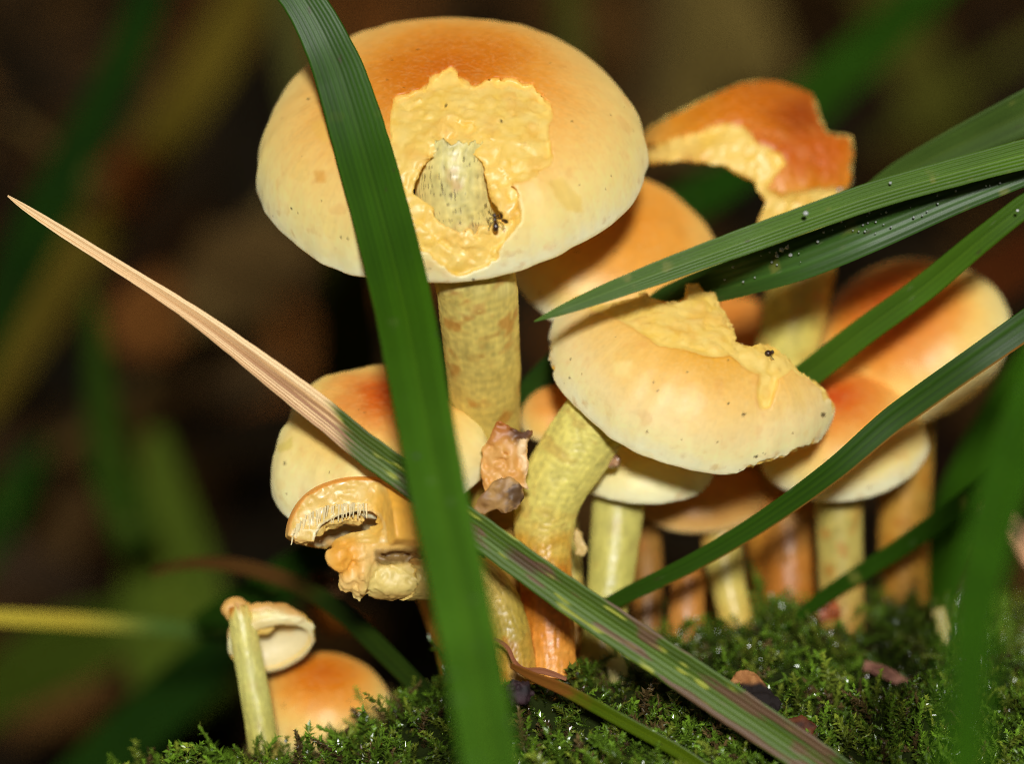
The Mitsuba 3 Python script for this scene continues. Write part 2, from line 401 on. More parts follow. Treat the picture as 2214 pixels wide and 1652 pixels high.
    s = s + 0.16 * fbm(p * (3 / R), 3, seed + 9) + 0.05 * vnoise(p * 1.2, seed + 10)
    col = ramp(stops, s)
    streak = fbm(np.stack([ph * 14, rr / R * 2.2, ph * 0], -1), 2, seed + 12)
    col = col * (1 + 0.12 * fbm(p * 1.6, 3, seed + 11) + 0.05 * streak)[:, None]
    grain = vnoise(p * 3.6, seed + 14)
    col = mixc(col, srgb(250, 222, 150), np.clip(grain * 0.4, 0, 0.12))
    col = col * (1 - 0.10 * np.clip(vnoise(p * 2.9, seed + 17), 0, 1))[:, None]
    # yellowish soaked blotches
    bl = sstep(0.17, 0.24, fbm(p * (0.33), 2, seed + 15)) * 0.16 * sstep(0.35, 0.6, s0)
    col = mixc(col, srgb(226, 196, 96), bl)
    rough = np.full(len(v), 0.48) + 0.1 * grain
    for poly, cc, soft, amt in patches:
        q = poly(X, Y, D) + 0.5 * fbm(p * 0.9, 2, seed + 31)
        col = mixc(col, cc, amt * sstep(soft, -soft, q) * (o > -0.3))
    fibre = fbm(np.stack([ph * 55, rr / R * 5, ph * 0], -1), 2, seed + 33)
    col = col * (1 + 0.06 * fibre)[:, None]
    rimw = sstep(0.72, 1.0, s0)
    col = mixc(col, srgb(196, 150, 70), sstep(0.10, 0.32, fbm(p * 0.8, 3, seed + 34)) * 0.45 * rimw)
    col = mixc(col, srgb(214, 140, 60), sstep(0.12, 0.3, fbm(p * 0.45, 3, seed + 36)) * 0.22)
    ds = np.random.RandomState(seed + 35)
    dots = v[ds.randint(0, len(v), int(60 * (R / 20) ** 2) + 8)]
    dd, di = spatial.cKDTree(dots).query(v)
    dsz = ds.uniform(0.05, 0.16, len(dots))[di]
    col = mixc(col, srgb(120, 74, 28), sstep(dsz * 1.5, dsz * 0.7, dd) * 0.6)
    # bitten flesh: whatever lies under the old skin; gills: the underside
    ins = inner(rr, ph, z)
    dep = -o
    fl = sstep(expose * 0.45, expose, dep + 0.05 * grain)
    n3 = fbm(p * 0.55, 3, seed + 20)
    fc = mixc(FLESH, FLESHW, np.clip(0.5 + 1.6 * n3, 0, 1))
    fc = mixc(fc, srgb(228, 160, 50), sstep(0.02, 0.3, fbm(p * 0.4, 2, seed + 22)) * 0.35)
    fc = mixc(fc, BROWN, sstep(0.22, 0.42, fbm(p * 1.3, 2, seed + 23)) * 0.25)
    if len(pits):
        near = (o > -5.5) & (o < 2.5)
        cr = np.full(len(v), 0.6)
        cr[near] = 0.72 * domes(p[near] + 0.8 * fbm(p[near] * 0.75, 2, seed + 5)[:, None], 2.0, seed + 27) + 0.28 * domes(p[near], 0.95, seed + 28)
        fc = mixc(fc * 0.97, srgb(250, 226, 140), np.clip(cr - 0.45, 0, 1) * 0.8)
    if cutcol is not None: fc = mixc(fc, cutcol, np.full(len(v), 0.65))
    if blobcol is not None:
        fc = mixc(fc, blobcol, sstep(0.25, -0.12, fbm(p * 0.9, 2, seed + 50)) * 0.9 * sstep(P(0, 1356, c[2])[1], P(0, 1336, c[2])[1], Y))
    edge = sstep(0.05, 0.16, dep) * (1 - sstep(0.25, 0.6, dep))
    fc = mixc(fc, srgb(226, 156, 62), edge * 0.16)
    col = mixc(col, fc, fl)
    gl = sstep(0.45, 0.1, np.abs(ins)) * sstep(0.4, 0.9, dep)
    col = mixc(col, GILL * (0.85 + 0.3 * np.abs(np.cos(ph * gills / 2)))[:, None] if gills else GILL, gl)
    rough = rough * (1 - fl) + (0.42 + 0.35 * vnoise(p * 2.3, seed + 25)) * fl
    for poly, cc, soft, amt in post:
        q = poly(X, Y, D) + 0.7 * fbm(p * 0.9, 2, seed + 61)
        col = mixc(col, np.asarray(cc) * (1 + 0.4 * fbm(p * 1.2, 2, seed + 62))[:, None], amt * sstep(soft, -soft, q))
    rng = np.random.RandomState(seed + 40)
    for sp in spots:
        q = P(sp[0], sp[1], 0)
        px, py = to_px(X, Y, D)
        dd = np.hypot(px - sp[0], py - sp[1]) * K + 0.12 * vnoise(p * 4, seed)
        col = mixc(col, srgb(60, 32, 12), sstep(sp[2] * 1.3, sp[2] * 0.6, dd) * 0.85)
    # blobs keep the flesh colour
    uv = np.stack([np.clip(rough, 0.1, 0.9), ph / 6.283 + 0.5], 1)
    put(key, v, f, 'fungus_mat', color=col, uv=uv)
    return dict(c=c, R=R, H=H, a=a, e1=e1, e2=e2)

def spline(pts, n):
    pts = np.asarray(pts, float)
    t = np.concatenate([[0], np.cumsum(np.linalg.norm(np.diff(pts[:, :2], axis=0), axis=1) + 1e-6)])
    t /= t[-1]
    if len(pts) < 3:
        return interpolate.interp1d(t, pts, axis=0)(np.linspace(0, 1, n))
    return interpolate.PchipInterpolator(t, pts, axis=0)(np.linspace(0, 1, n)) if len(pts) < 3 else interpolate.Akima1DInterpolator(t, pts, axis=0)(np.linspace(0, 1, n))

def frames(p):
    tan = np.gradient(p, axis=0)
    tan /= np.linalg.norm(tan, axis=1, keepdims=True)
    side = np.cross(tan, [0, 0, 1.0]); side /= np.linalg.norm(side, axis=1, keepdims=True) + 1e-9
    front = np.cross(side, tan)
    return tan, side, front

def make_stem(key, pts, seed=0, step=0.3, segs=72, stops=None, bump=0.12, jag=0.0, orange=0.5, streaks=0.0, streak_to=2.0, fine=1.0, bright=0.93, wrinkle=1.0):
    """pts: (x, y, d, radius) in layout units, from top to base"""
    q = spline(pts, 200)
    c = np.array([P(a, b, d) for a, b, d, _ in q])
    L = np.linalg.norm(np.diff(c, axis=0), axis=1).sum()
    n = max(8, int(L / step))
    q = spline(pts, n)
    c = np.array([P(a, b, d) for a, b, d, _ in q])
    r = q[:, 3] * K
    tan, side, front = frames(c)
    th = np.linspace(0, 2 * math.pi, segs + 1)[:-1]
    dirs = np.cos(th)[None, :, None] * side[:, None] + np.sin(th)[None, :, None] * front[:, None]
    s = np.linspace(0, L, n)
    pol = np.stack([np.broadcast_to(np.cos(th) * 3.0, (n, segs)), np.broadcast_to(np.sin(th) * 3.0, (n, segs)), np.broadcast_to(s[:, None], (n, segs))], -1)
    fib = fbm(pol * [2.6, 2.6, 0.42], 3, seed)
    bmp = fbm(pol * [0.9, 0.9, 0.8], 3, seed + 1)
    fin = vnoise(pol * [2.4, 2.4, 2.2], seed + 2)
    rad = r[:, None] * (1 + 0.05 * fbm(pol * 0.2, 2, seed + 3)) + bump * fine * (1.1 * fib + wrinkle * 0.6 * bmp + 0.4 * fin)
    v = c[:, None] + rad[..., None] * dirs
    if jag:
        up = jag * (vnoise(np.stack([np.cos(th) * 6, np.sin(th) * 6, th * 0], -1), seed + 6) + 0.8 * vnoise(np.stack([np.cos(th) * 15, np.sin(th) * 15, th * 0], -1), seed + 7))
        v = v - tan[:, None] * (up[None, :] * np.exp(-s / 1.2)[:, None])[..., None]
    t = s / L
    stops = stops or [(0, STEMC), (0.55, STEMC), (0.8, srgb(208, 160, 60)), (1, STEMO)]
    col = bright * ramp(stops, (t[:, None] + 0.22 * fbm(pol * 0.5, 2, seed + 4)).ravel()).reshape(n, segs, 3)
    col = col * (1 + 0.55 * fib + 0.25 * bmp + 0.28 * fin)[..., None]
    rust = sstep(0.04, 0.24, fbm(pol * [0.55, 0.55, 0.42], 3, seed + 5)) * orange
    col = col * (1 - rust[..., None]) + rust[..., None] * srgb(178, 102, 20)
    if streaks:
        st = sstep(0.10, 0.25, fbm(pol * [13.0, 13.0, 1.1], 2, seed + 8)) * sstep(0.0, 0.15, fbm(pol * [0.8, 0.8, 0.5], 2, seed + 9) + 0.12) * streaks * (sstep(streak_to * 1.15, streak_to * 0.8, t)[:, None])
        col = col * (1 - st[..., None]) + st[..., None] * srgb(112, 96, 52)
    pale = sstep(0.2, 0.42, fbm(pol * [1.6, 1.6, 1.5], 2, seed + 10)) * 0.5
    col = col * (1 - pale[..., None]) + pale[..., None] * srgb(228, 212, 118)
    i, j = np.meshgrid(np.arange(n - 1), np.arange(segs), indexing='ij')
    qd = np.stack([i * segs + j, i * segs + (j + 1) % segs, (i + 1) * segs + (j + 1) % segs, (i + 1) * segs + j], -1).reshape(-1, 4)
    f = np.vstack([qd[:, [0, 1, 2]], qd[:, [0, 2, 3]]])
    v = v.reshape(-1, 3); col = col.reshape(-1, 3)
    jj = np.arange(segs)
    ends = []
    for row, flip in ((0, 1), (n - 1, 0)):
        ci = len(v)
        v = np.vstack([v, v[row * segs:(row + 1) * segs].mean(0)]); col = np.vstack([col, col[row * segs:(row + 1) * segs].mean(0)])
        tri = np.stack([row * segs + jj, row * segs + (jj + 1) % segs, np.full(segs, ci)], 1)
        ends.append(tri[:, ::-1] if flip == 0 else tri)
    f = np.vstack([f] + ends)
    m = trimesh.Trimesh(v, f, process=False)
    if m.volume > 0: f = f[:, ::-1]          # left-handed frame: flip so that normals point out in the world
    rough = 0.42 + 0.2 * fin.ravel()
    rough = np.concatenate([rough, [0.5, 0.5]])
    put(key, v, f, 'fungus_mat', color=col, uv=np.stack([np.clip(rough, 0.2, 0.9), np.linspace(0, 1, len(v))], 1))

def mushroom(label, group=None):
    return thing('mushroom', label, 'mushroom', group)

# ---- the big mushroom with the eaten hole
m = mushroom('largest mushroom, its round orange cap eaten open in a ragged hole that shows the stem')
PIT1 = Poly([(850, 210), (880, 200), (912, 188), (932, 162), (975, 143), (1000, 162), (1020, 182), (1060, 165), (1095, 165), (1150, 178), (1185, 212), (1200, 245), (1186, 272), (1198, 330), (1190, 362),
             (1150, 385), (1115, 398), (1125, 440), (1128, 478), (1112, 500), (1085, 520), (1078, 560), (1030, 588), (985, 600), (960, 575), (925, 552), (888, 540), (870, 480), (850, 420), (838, 330), (842, 250)])
HOLE1 = Poly([(989, 318), (1012, 330), (1041, 345), (1053, 396), (1060, 425), (1070, 440), (1090, 470), (1108, 478), (1098, 490), (1075, 470), (1062, 488), (1033, 488), (1028, 512), (1018, 490), (993, 505), (940, 470), (934, 446), (890, 416), (905, 380), (922, 348), (950, 330)])
PIT1B = Poly([(930, 300), (965, 250), (1030, 262), (1062, 300), (1090, 300), (1085, 360), (1125, 400), (1120, 480), (1095, 520), (1040, 575), (985, 560), (930, 520), (870, 470), (860, 390), (905, 350)])
make_cap(m + '__cap', (975, 356, 12), 416, (-0.05, 0.78, 0.62), hk=0.60, h=0.25, seed=1, lobes=((2, 0.012, 0.5), (3, 0.012, 1.0), (5, 0.006, 2)), wave=((2, 0.02, 1.0), (7, 0.008, 0)), lump=0.012,
         pits=((PIT1, 0.75, 0.75), (PIT1B, 1.15, 1.1)), holes=((HOLE1, 9.0),), thin=(PIT1B, 2.0), thick=0.22, rim=0.84, gills=60, ctr=(0.02, 0.05),
         stops=[(0, srgb(208, 108, 14)), (0.16, srgb(218, 126, 24)), (0.30, srgb(236, 158, 56)), (0.46, srgb(244, 190, 98)), (0.62, srgb(247, 209, 122)), (0.78, YELLOW), (0.91, PALE), (1.0, RIM), (1.3, RIM)],
         spots=((750, 603, 0.22), (752, 515, 0.16), (737, 514, 0.14), (1024, 604, 0.2), (928, 582, 0.14), (1083, 261, 0.2), (964, 228, 0.17), (713, 285, 0.12), (667, 213, 0.12), (905, 105, 0.12), (630, 450, 0.12)),
         patches=((Poly([(1185, 395), (1215, 385), (1255, 425), (1260, 460), (1225, 455), (1200, 425)]), srgb(232, 200, 98), 0.3, 0.6), (Poly([(672, 262), (705, 255), (722, 300), (700, 312), (680, 290)]), srgb(240, 190, 90), 0.3, 0.7),
                  (Poly([(680, 370), (700, 370), (702, 392), (682, 394)]), srgb(222, 160, 60), 0.3, 0.6)))
make_stem(m + '__stem', [(986, 322, -0.4, 84), (986, 420, -0.4, 88), (1006, 540, 1.5, 89), (1030, 620, 3.5, 88), (1043, 780, 9, 83), (1048, 900, 15, 78), (1060, 1000, 19, 74), (1110, 1200, 22, 64), (1150, 1460, 24, 60)], seed=4,
          segs=260, step=0.13, bump=0.2, jag=1.0, orange=0.6, streaks=0.8, streak_to=0.2, fine=0.8, wrinkle=0.6,
          stops=[(0, srgb(228, 216, 140)), (0.15, srgb(226, 213, 132)), (0.26, srgb(216, 196, 104)), (0.6, srgb(212, 182, 86)), (0.85, srgb(190, 136, 46)), (1, STEMO)])

# ---- front right mushroom, half of its cap eaten away
m = mushroom('front mushroom with its cap half gnawed away and a thick bent pale yellow stem')
KEEP2 = Poly([(1170, 727), (1180, 700), (1221, 655), (1232, 668), (1250, 637), (1262, 660), (1310, 664), (1359, 649), (1372, 652), (1393, 634), (1400, 650), (1415, 652), (1455, 660), (1483, 650), (1484, 616), (1511, 616), (1525, 632), (1544, 630), (1552, 661), (1577, 702),
              (1589, 742), (1617, 757), (1642, 747), (1673, 757), (1704, 783), (1723, 808), (1751, 823), (1776, 845), (1797, 873), (1808, 912), (1772, 950), (1664, 992), (1585, 1024), (1490, 1050), (1300, 1030), (1180, 880), (1201, 801), (1188, 752)])
PIT2 = Poly([(1270, 672), (1318, 688), (1362, 708), (1393, 730), (1424, 752), (1486, 761), (1542, 777), (1574, 769), (1592, 783), (1611, 801), (1639, 811), (1632, 858), (1642, 886), (1667, 889), (1689, 820), (1720, 800), (1690, 700), (1560, 590), (1400, 600), (1270, 640)])
make_cap(m + '__cap', (1492, 806, 14), 324, (0.21, 0.765, 0.605), hk=0.66, h=0.25, seed=21, lobes=((2, 0.02, 2.2), (3, 0.015, 0.3), (9, 0.004, 1)), wave=((3, 0.02, 0.5), (8, 0.008, 1)), lump=0.014,
         keep=KEEP2, keepjag=1.7, pits=((PIT2, 0.7, 0.45),), thick=0.25, rim=0.85, gills=56, ctr=(0.0, -0.25), cut=lambda X, Y, D: D - 15.0,
         stops=[(0, srgb(230, 164, 50)), (0.22, srgb(234, 174, 62)), (0.40, srgb(242, 194, 100)), (0.54, srgb(245, 208, 126)), (0.70, srgb(247, 224, 158)), (0.86, PALE), (0.98, RIM), (1.3, RIM)],
         spots=((1608, 896, 0.24), (1234, 778, 0.14), (1232, 818, 0.14), (1424, 1007, 0.16), (1473, 950, 0.14), (1635, 988, 0.18), (1780, 897, 0.3), (1186, 741, 0.35), (1573, 873, 0.12), (1488, 803, 0.1), (1653, 981, 0.14)),
         patches=((Poly([(1322, 780), (1365, 782), (1362, 815), (1328, 812)]), srgb(250, 222, 140), 0.4, 0.8),))
make_stem(m + '__stem', [(1310, 880, 9, 78), (1272, 935, 10, 78), (1215, 1020, 11, 76), (1180, 1110, 12, 68), (1176, 1220, 12, 60), (1186, 1330, 11, 56), (1195, 1470, 10, 52)], seed=25, segs=130, step=0.18, bump=0.26, orange=0.3, bright=1.1, wrinkle=0.6,
          stops=[(0, srgb(214, 204, 112)), (0.4, srgb(216, 203, 106)), (0.55, srgb(202, 160, 60)), (0.68, srgb(186, 112, 28)), (0.85, srgb(214, 136, 46)), (1, srgb(230, 158, 66))])
kk = m + '__collar_scrap'

# ---- left mushroom behind the tall blade
m = mushroom('puckered peach mushroom with red-orange top, half hidden behind the tall green blade')
make_cap(m + '__cap', (812, 992, 12), 222, (-0.02, 0.77, 0.64), hk=0.74, h=0.3, seed=41, lobes=((3, 0.05, 0.2), (5, 0.07, 1.2), (2, 0.02, 0)), wave=((4, 0.11, 0.6), (2, 0.05, 2.8)), lump=0.045, gills=50, bumpy=0.15,
         stops=[(0, srgb(200, 76, 16)), (0.14, srgb(216, 106, 28)), (0.30, srgb(238, 164, 76)), (0.45, PEACH), (0.66, YELLOW), (0.86, PALE), (1.0, RIM), (1.3, RIM)], ctr=(0.16, 0.10),
         patches=((Poly([(600, 965), (632, 945), (632, 970), (605, 980)]), srgb(222, 200, 96), 0.25, 0.7),), spots=((615, 1001, 0.2),))
make_stem(m + '__stem', [(835, 960, 14, 44), (880, 1150, 18, 44), (950, 1300, 22, 46), (1010, 1480, 22, 50)], seed=44, stops=[(0, STEMC), (0.5, srgb(190, 160, 70)), (1, STEMO)])

# ---- chewed mushroom with its gills laid open
m = mushroom('mushroom chewed to an open arc showing torn gills, its thick stem bent sideways')
cutf = lambda X, Y, D: -1.6 - 12 * sstep(P(812, 0, 0)[0], P(905, 0, 0)[0], X) - D
KEEP4 = Poly([(590, 1000), (1000, 1000), (1000, 1270), (840, 1220), (770, 1165), (700, 1185), (640, 1200), (600, 1190)])
make_cap(m + '__cap', (800, 1172, 2), 186, (0.06, 0.97, -0.12), hk=0.74, h=0.2, seed=61, lobes=((3, 0.02, 0),), lump=0.02, thick=0.36, rim=0.72, gills=0, cut=cutf, keep=KEEP4, hb=0.10,
         stops=[(0, srgb(232, 150, 50)), (0.5, srgb(236, 160, 66)), (0.9, srgb(240, 170, 80)), (1.3, YELLOW)], cutcol=srgb(228, 196, 116), expose=0.2,
         blobs=(((900, 1125, 0), (76, 84, 80), 1.6), ((835, 1180, -2), (62, 44, 52), 1.6), ((762, 1190, -3), (44, 34, 38), 1.2), ((733, 1208, -5), (27, 25, 25), 0.5), ((752, 1240, -3), (22, 40, 30), 0.8), ((786, 1225, -3.5), (18, 52, 30), 0.8),
                ((850, 1250, -0.5), (84, 46, 48), 0.6), ((776, 1272, -2), (16, 26, 24), 0.5),
                ((652, 1166, 0.5), (18, 13, 30), 0.2), ((684, 1146, 0.8), (22, 13, 30), 0.2), ((722, 1131, 1), (24, 13, 30), 0.2), ((760, 1124, 1), (24, 13, 30), 0.2)),
         dents=(((865, 1203, -4), (46, 12, 40)), ((820, 1222, -5), (14, 9, 20)), ((748, 1222, -6), (8, 14, 14))), blobnoise=1.6,
         post=((Poly([(700, 1165), (770, 1160), (780, 1225), (745, 1250), (715, 1230)]), srgb(236, 164, 30), 0.9, 0.75), (Poly([(808, 1190), (915, 1180), (925, 1216), (815, 1222)]), srgb(96, 62, 26), 0.3, 0.8),
               (Poly([(800, 1226), (940, 1220), (940, 1300), (780, 1300)]), srgb(224, 206, 120), 0.7, 0.75), (Poly([(800, 1060), (940, 1040), (940, 1180), (800, 1180)]), srgb(234, 178, 60), 1.2, 0.7), (Poly([(780, 1284), (940, 1280), (940, 1310), (780, 1310)]), srgb(150, 96, 30), 0.6, 0.6)))
gv, gf_, gc = [], [], []
rngg = np.random.RandomState(5)
def strip(verts, tris, cc):
    at = sum(len(q) for q in gv)
    gv.append(np.array(verts)); gf_.append(np.array(tris) + at); gc.append(np.tile(cc, (len(verts), 1)))
gpath = spline(np.array([(634, 1168, 0), (644, 1140, 0), (668, 1118, 0), (704, 1103, 0), (745, 1096, 0), (790, 1097, 0)]), 34)
for q, (gx_, gy_, _) in enumerate(gpath):
    a0 = np.array([gx_, gy_]) + rngg.uniform(-2, 2, 2) + [0, -7]
    a1 = a0 + np.array([rngg.uniform(-9, -1) + 5 * q / 34, rngg.uniform(24, 38)]) * (0.45 if q < 4 else 1.0)
    w = rngg.uniform(1.6, 2.6)
    nn = np.array([-(a1 - a0)[1], (a1 - a0)[0]]); nn = nn / np.linalg.norm(nn) * w
    d0, d1 = -2.0 + rngg.uniform(-.25, .15), 2.5
    pts = [P(*(a0 + nn), d0), P(*(a0 - nn), d0), P(*(a1 - nn * .4), d0 + .4), P(*(a1 + nn * .4), d0 + .4), P(*(a0 + nn), d1), P(*(a0 - nn), d1), P(*(a1 - nn * .4), d1), P(*(a1 + nn * .4), d1)]
    strip(pts, [[0, 1, 2], [0, 2, 3], [4, 6, 5], [4, 7, 6], [0, 4, 5], [0, 5, 1], [1, 5, 6], [1, 6, 2], [2, 6, 7], [2, 7, 3], [3, 7, 4], [3, 4, 0]], srgb(240, 224, 170) * rngg.uniform(0.8, 1.05))
gv_, gff = np.vstack(gv), np.vstack(gf_)
put(m + '__gills', gv_, gff, 'fungus_mat', color=np.vstack(gc), uv=np.tile([0.4, 0.5], (len(gv_), 1)) + np.linspace(0, .01, len(gv_))[:, None], smooth=False)
labels[m + '__gills'] = {'label': 'row of torn cream gills', 'kind': 'stuff'}
make_stem(m + '__stem', [(870, 1248, -0.5, 50), (930, 1246, 2, 52), (1010, 1250, 6, 52), (1075, 1300, 8, 48), (1108, 1400, 8, 44), (1120, 1480, 8, 42)], seed=65, segs=90, step=0.22, bump=0.26, orange=0.6, jag=0.6, streaks=0.35,
          stops=[(0, srgb(226, 196, 110)), (0.35, srgb(206, 176, 90)), (0.7, srgb(186, 160, 64)), (1, srgb(206, 150, 56))])

# ---- cap behind the big one
m = mushroom('smooth orange mushroom half hidden behind the right side of the largest cap')
make_cap(m + '__cap', (1318, 572, 31), 244, (0.26, 0.66, 0.70), hk=0.62, seed=81, lobes=((2, 0.03, 1),), stops=[(0, srgb(232, 150, 44)), (0.35, srgb(238, 168, 66)), (0.6, PEACH), (0.82, YELLOW), (0.98, RIM), (1.3, RIM)], gills=0)
make_stem(m + '__stem', [(1300, 600, 33, 56), (1330, 800, 34, 56), (1360, 1000, 36, 54), (1392, 1160, 38, 38), (1394, 1400, 38, 36)], seed=84, stops=[(0, STEMC), (0.5, srgb(170, 126, 54)), (1, srgb(150, 100, 44))])

# ---- chewed mushroom upper right
m = mushroom('upper right mushroom with a gnawed red-orange cap remnant hooked over its stem')
KEEP6 = Poly([(1385, 300), (1400, 282), (1500, 226), (1600, 183), (1690, 168), (1742, 170), (1758, 215), (1782, 285), (1805, 295), (1838, 296), (1842, 330), (1836, 400), (1800, 450), (1780, 520), (1650, 520), (1632, 490), (1660, 440), (1630, 395), (1565, 357), (1480, 346), (1410, 352), (1380, 340)])
PIT6 = Poly([(1380, 310), (1420, 305), (1500, 285), (1570, 262), (1610, 275), (1640, 310), (1690, 330), (1700, 352), (1660, 405), (1690, 420), (1760, 405), (1850, 400), (1830, 560), (1620, 560), (1600, 400), (1480, 370), (1390, 370)])
make_cap(m + '__cap', (1625, 420, 37), 262, (0.16, 0.93, 0.30), hk=0.93, seed=101, h=0.32, lobes=((2, 0.03, 0.3), (3, 0.03, 1)), lump=0.05, keep=KEEP6, pits=((PIT6, 0.9, 0.6),), bumpy=0.5, gills=0, thick=0.22, cut=lambda X, Y, D: D - 41.0,
         stops=[(0, srgb(196, 96, 6)), (0.4, srgb(212, 118, 10)), (0.62, srgb(222, 140, 24)), (0.85, srgb(230, 172, 70)), (1.0, YELLOW), (1.3, PALE)], ctr=(0.25, -0.35),
         patches=((Poly([(1670, 245), (1745, 200), (1790, 285), (1710, 300)]), srgb(140, 46, 6), 1.8, 0.6), (Poly([(1640, 300), (1790, 290), (1830, 310), (1820, 400), (1720, 380)]), srgb(192, 80, 6), 1.6, 0.6)))
make_stem(m + '__stem', [(1732, 440, 35, 76), (1740, 520, 36, 74), (1732, 600, 36, 76), (1712, 700, 36, 72), (1690, 800, 37, 66), (1670, 950, 39, 62), (1690, 1400, 48, 58)], seed=104, bump=0.16, orange=0.35, stops=[(0, srgb(206, 160, 60)), (0.12, srgb(200, 160, 60)), (0.2, srgb(222, 206, 100)), (0.4, srgb(226, 212, 110)), (0.6, srgb(206, 150, 56)), (1, srgb(210, 110, 24))])

# ---- right caps
m = mushroom('large smooth orange mushroom at the right edge, crossed by two green blades')
make_cap(m + '__cap', (1977, 752, 38), 214, (-0.40, 0.58, 0.71), hk=0.70, seed=121, lobes=((2, 0.02, 1), (3, 0.02, 0)), gills=0, stops=[(0, srgb(204, 84, 12)), (0.22, srgb(222, 116, 22)), (0.42, srgb(236, 156, 56)), (0.58, PEACH), (0.8, YELLOW), (0.95, PALE), (1.3, RIM)],
         spots=((2168, 828, 1.0),))
make_stem(m + '__stem', [(1965, 800, 40, 64), (1960, 950, 42, 63), (1955, 1150, 44, 60), (1950, 1400, 46, 62)], seed=124, stops=[(0, srgb(206, 170, 80)), (0.4, srgb(200, 150, 60)), (0.7, srgb(214, 156, 58)), (1, srgb(190, 130, 50))], orange=0.6)
m = mushroom('domed mushroom with a small red-orange top in front of the large right edge one')
make_cap(m + '__cap', (1815, 962, 30), 188, (-0.10, 0.78, 0.62), hk=0.74, seed=141, lobes=((2, 0.03, 2), (3, 0.02, 0)), gills=0, stops=[(0, srgb(210, 82, 18)), (0.16, srgb(224, 112, 28)), (0.36, srgb(238, 162, 68)), (0.56, PEACH), (0.8, YELLOW), (0.96, RIM), (1.3, RIM)])
make_stem(m + '__stem', [(1812, 980, 31, 56), (1814, 1120, 31, 54), (1818, 1250, 32, 52), (1820, 1400, 33, 52)], seed=144, stops=[(0, srgb(196, 180, 92)), (0.5, srgb(192, 174, 90)), (1, srgb(196, 140, 60))])
# ---- beneath the front cap
m = mushroom('pale yellow mushroom tucked under the front gnawed cap, with a straight greenish yellow stem')
make_cap(m + '__cap', (1392, 1026, 22), 150, (0.0, 0.92, 0.39), hk=0.66, seed=161, gills=0, stops=[(0, PEACH), (0.5, YELLOW), (0.8, PALE), (1, RIM), (1.3, RIM)])
make_stem(m + '__stem', [(1345, 1020, 22, 58), (1335, 1110, 22, 58), (1322, 1240, 21, 52), (1308, 1330, 20, 48), (1300, 1470, 19, 48)], seed=164, stops=[(0, srgb(214, 204, 112)), (0.7, srgb(206, 198, 100)), (1, srgb(190, 160, 70))], orange=0.15)
m = mushroom('small orange mushroom peeping out between the largest stem and the bent front stem')
make_cap(m + '__cap', (1212, 912, 26), 88, (0.0, 0.8, 0.6), hk=0.8, seed=181, gills=0, stops=[(0, srgb(226, 140, 44)), (0.4, srgb(236, 164, 74)), (0.75, PEACH), (1.1, PALE)])
make_stem(m + '__stem', [(1212, 930, 27, 26), (1220, 1100, 27, 26), (1235, 1300, 27, 28), (1240, 1440, 27, 30)], seed=184)
m = mushroom('dim orange mushroom in the shade behind the gnawed stub of the front cap')
make_cap(m + '__cap', (1585, 735, 52), 110, (0.0, 0.72, 0.69), hk=0.7, seed=191, gills=0, stops=[(0, srgb(232, 140, 46)), (0.6, srgb(236, 156, 66)), (0.95, PEACH), (1.2, PALE)])
make_stem(m + '__stem', [(1585, 750, 53, 40), (1570, 1000, 54, 40), (1560, 1400, 56, 42)], seed=194, stops=[(0, STEMC), (0.5, srgb(190, 120, 40)), (1, STEMO)])
m = mushroom('shaded brown-orange mushroom behind the front cap, its yellow stem with an orange foot')
make_cap(m + '__cap', (1500, 1072, 38), 150, (0.05, 0.86, 0.5), hk=0.6, seed=201, gills=0, stops=[(0, srgb(214, 130, 50)), (0.5, srgb(222, 150, 66)), (0.9, srgb(220, 168, 90)), (1.2, PALE)])
make_stem(m + '__stem', [(1575, 1090, 36, 44), (1562, 1200, 35, 44), (1580, 1290, 34, 38), (1610, 1420, 34, 40)], seed=204, stops=[(0, srgb(212, 170, 80)), (0.45, srgb(214, 200, 104)), (0.75, srgb(222, 190, 90)), (0.95, srgb(220, 120, 30)), (1, STEMO)])
m = mushroom('small shaded mushroom on the thickest rusty orange stem of the right row')
make_cap(m + '__cap', (1705, 1085, 42), 92, (0.0, 0.9, 0.4), hk=0.6, seed=221, gills=0, stops=[(0, srgb(196, 110, 40)), (0.9, srgb(214, 150, 70)), (1.2, PALE)])
make_stem(m + '__stem', [(1702, 1090, 41, 58), (1705, 1200, 41, 62), (1708, 1400, 41, 60)], seed=224, stops=[(0, srgb(196, 140, 60)), (0.5, srgb(186, 116, 40)), (1, srgb(190, 118, 44))], orange=0.6, bump=0.22)
k = thing('mushroom_bud', 'small bright orange mushroom bud at the left end of the row of stems', 'mushroom')
make_stem(k, [(1492, 1228, 33, 26), (1488, 1262, 33, 38), (1484, 1320, 33, 40), (1480, 1420, 33, 40)], seed=231, stops=[(0, srgb(206, 136, 56)), (1, srgb(200, 136, 62))], orange=0.5, bump=0.2)
k = thing('mushroom_bud', 'tiny pale yellow bud in the moss at the right end of the row', 'mushroom')
make_stem(k, [(2030, 1316, 30, 14), (2034, 1332, 30, 20), (2046, 1370, 30, 20), (2052, 1420, 30, 20)], seed=233, stops=[(0, srgb(222, 206, 130)), (1, srgb(206, 190, 110))], orange=0.1)
k = thing('mushroom_bud', 'tiny cream bud in the moss at the foot of the bent front stem', 'mushroom')
make_stem(k, [(1328, 1424, 14, 12), (1331, 1434, 14, 20), (1336, 1452, 14, 22), (1338, 1490, 14, 18)], seed=235, stops=[(0, srgb(226, 216, 150)), (1, srgb(206, 190, 110))], orange=0.1)

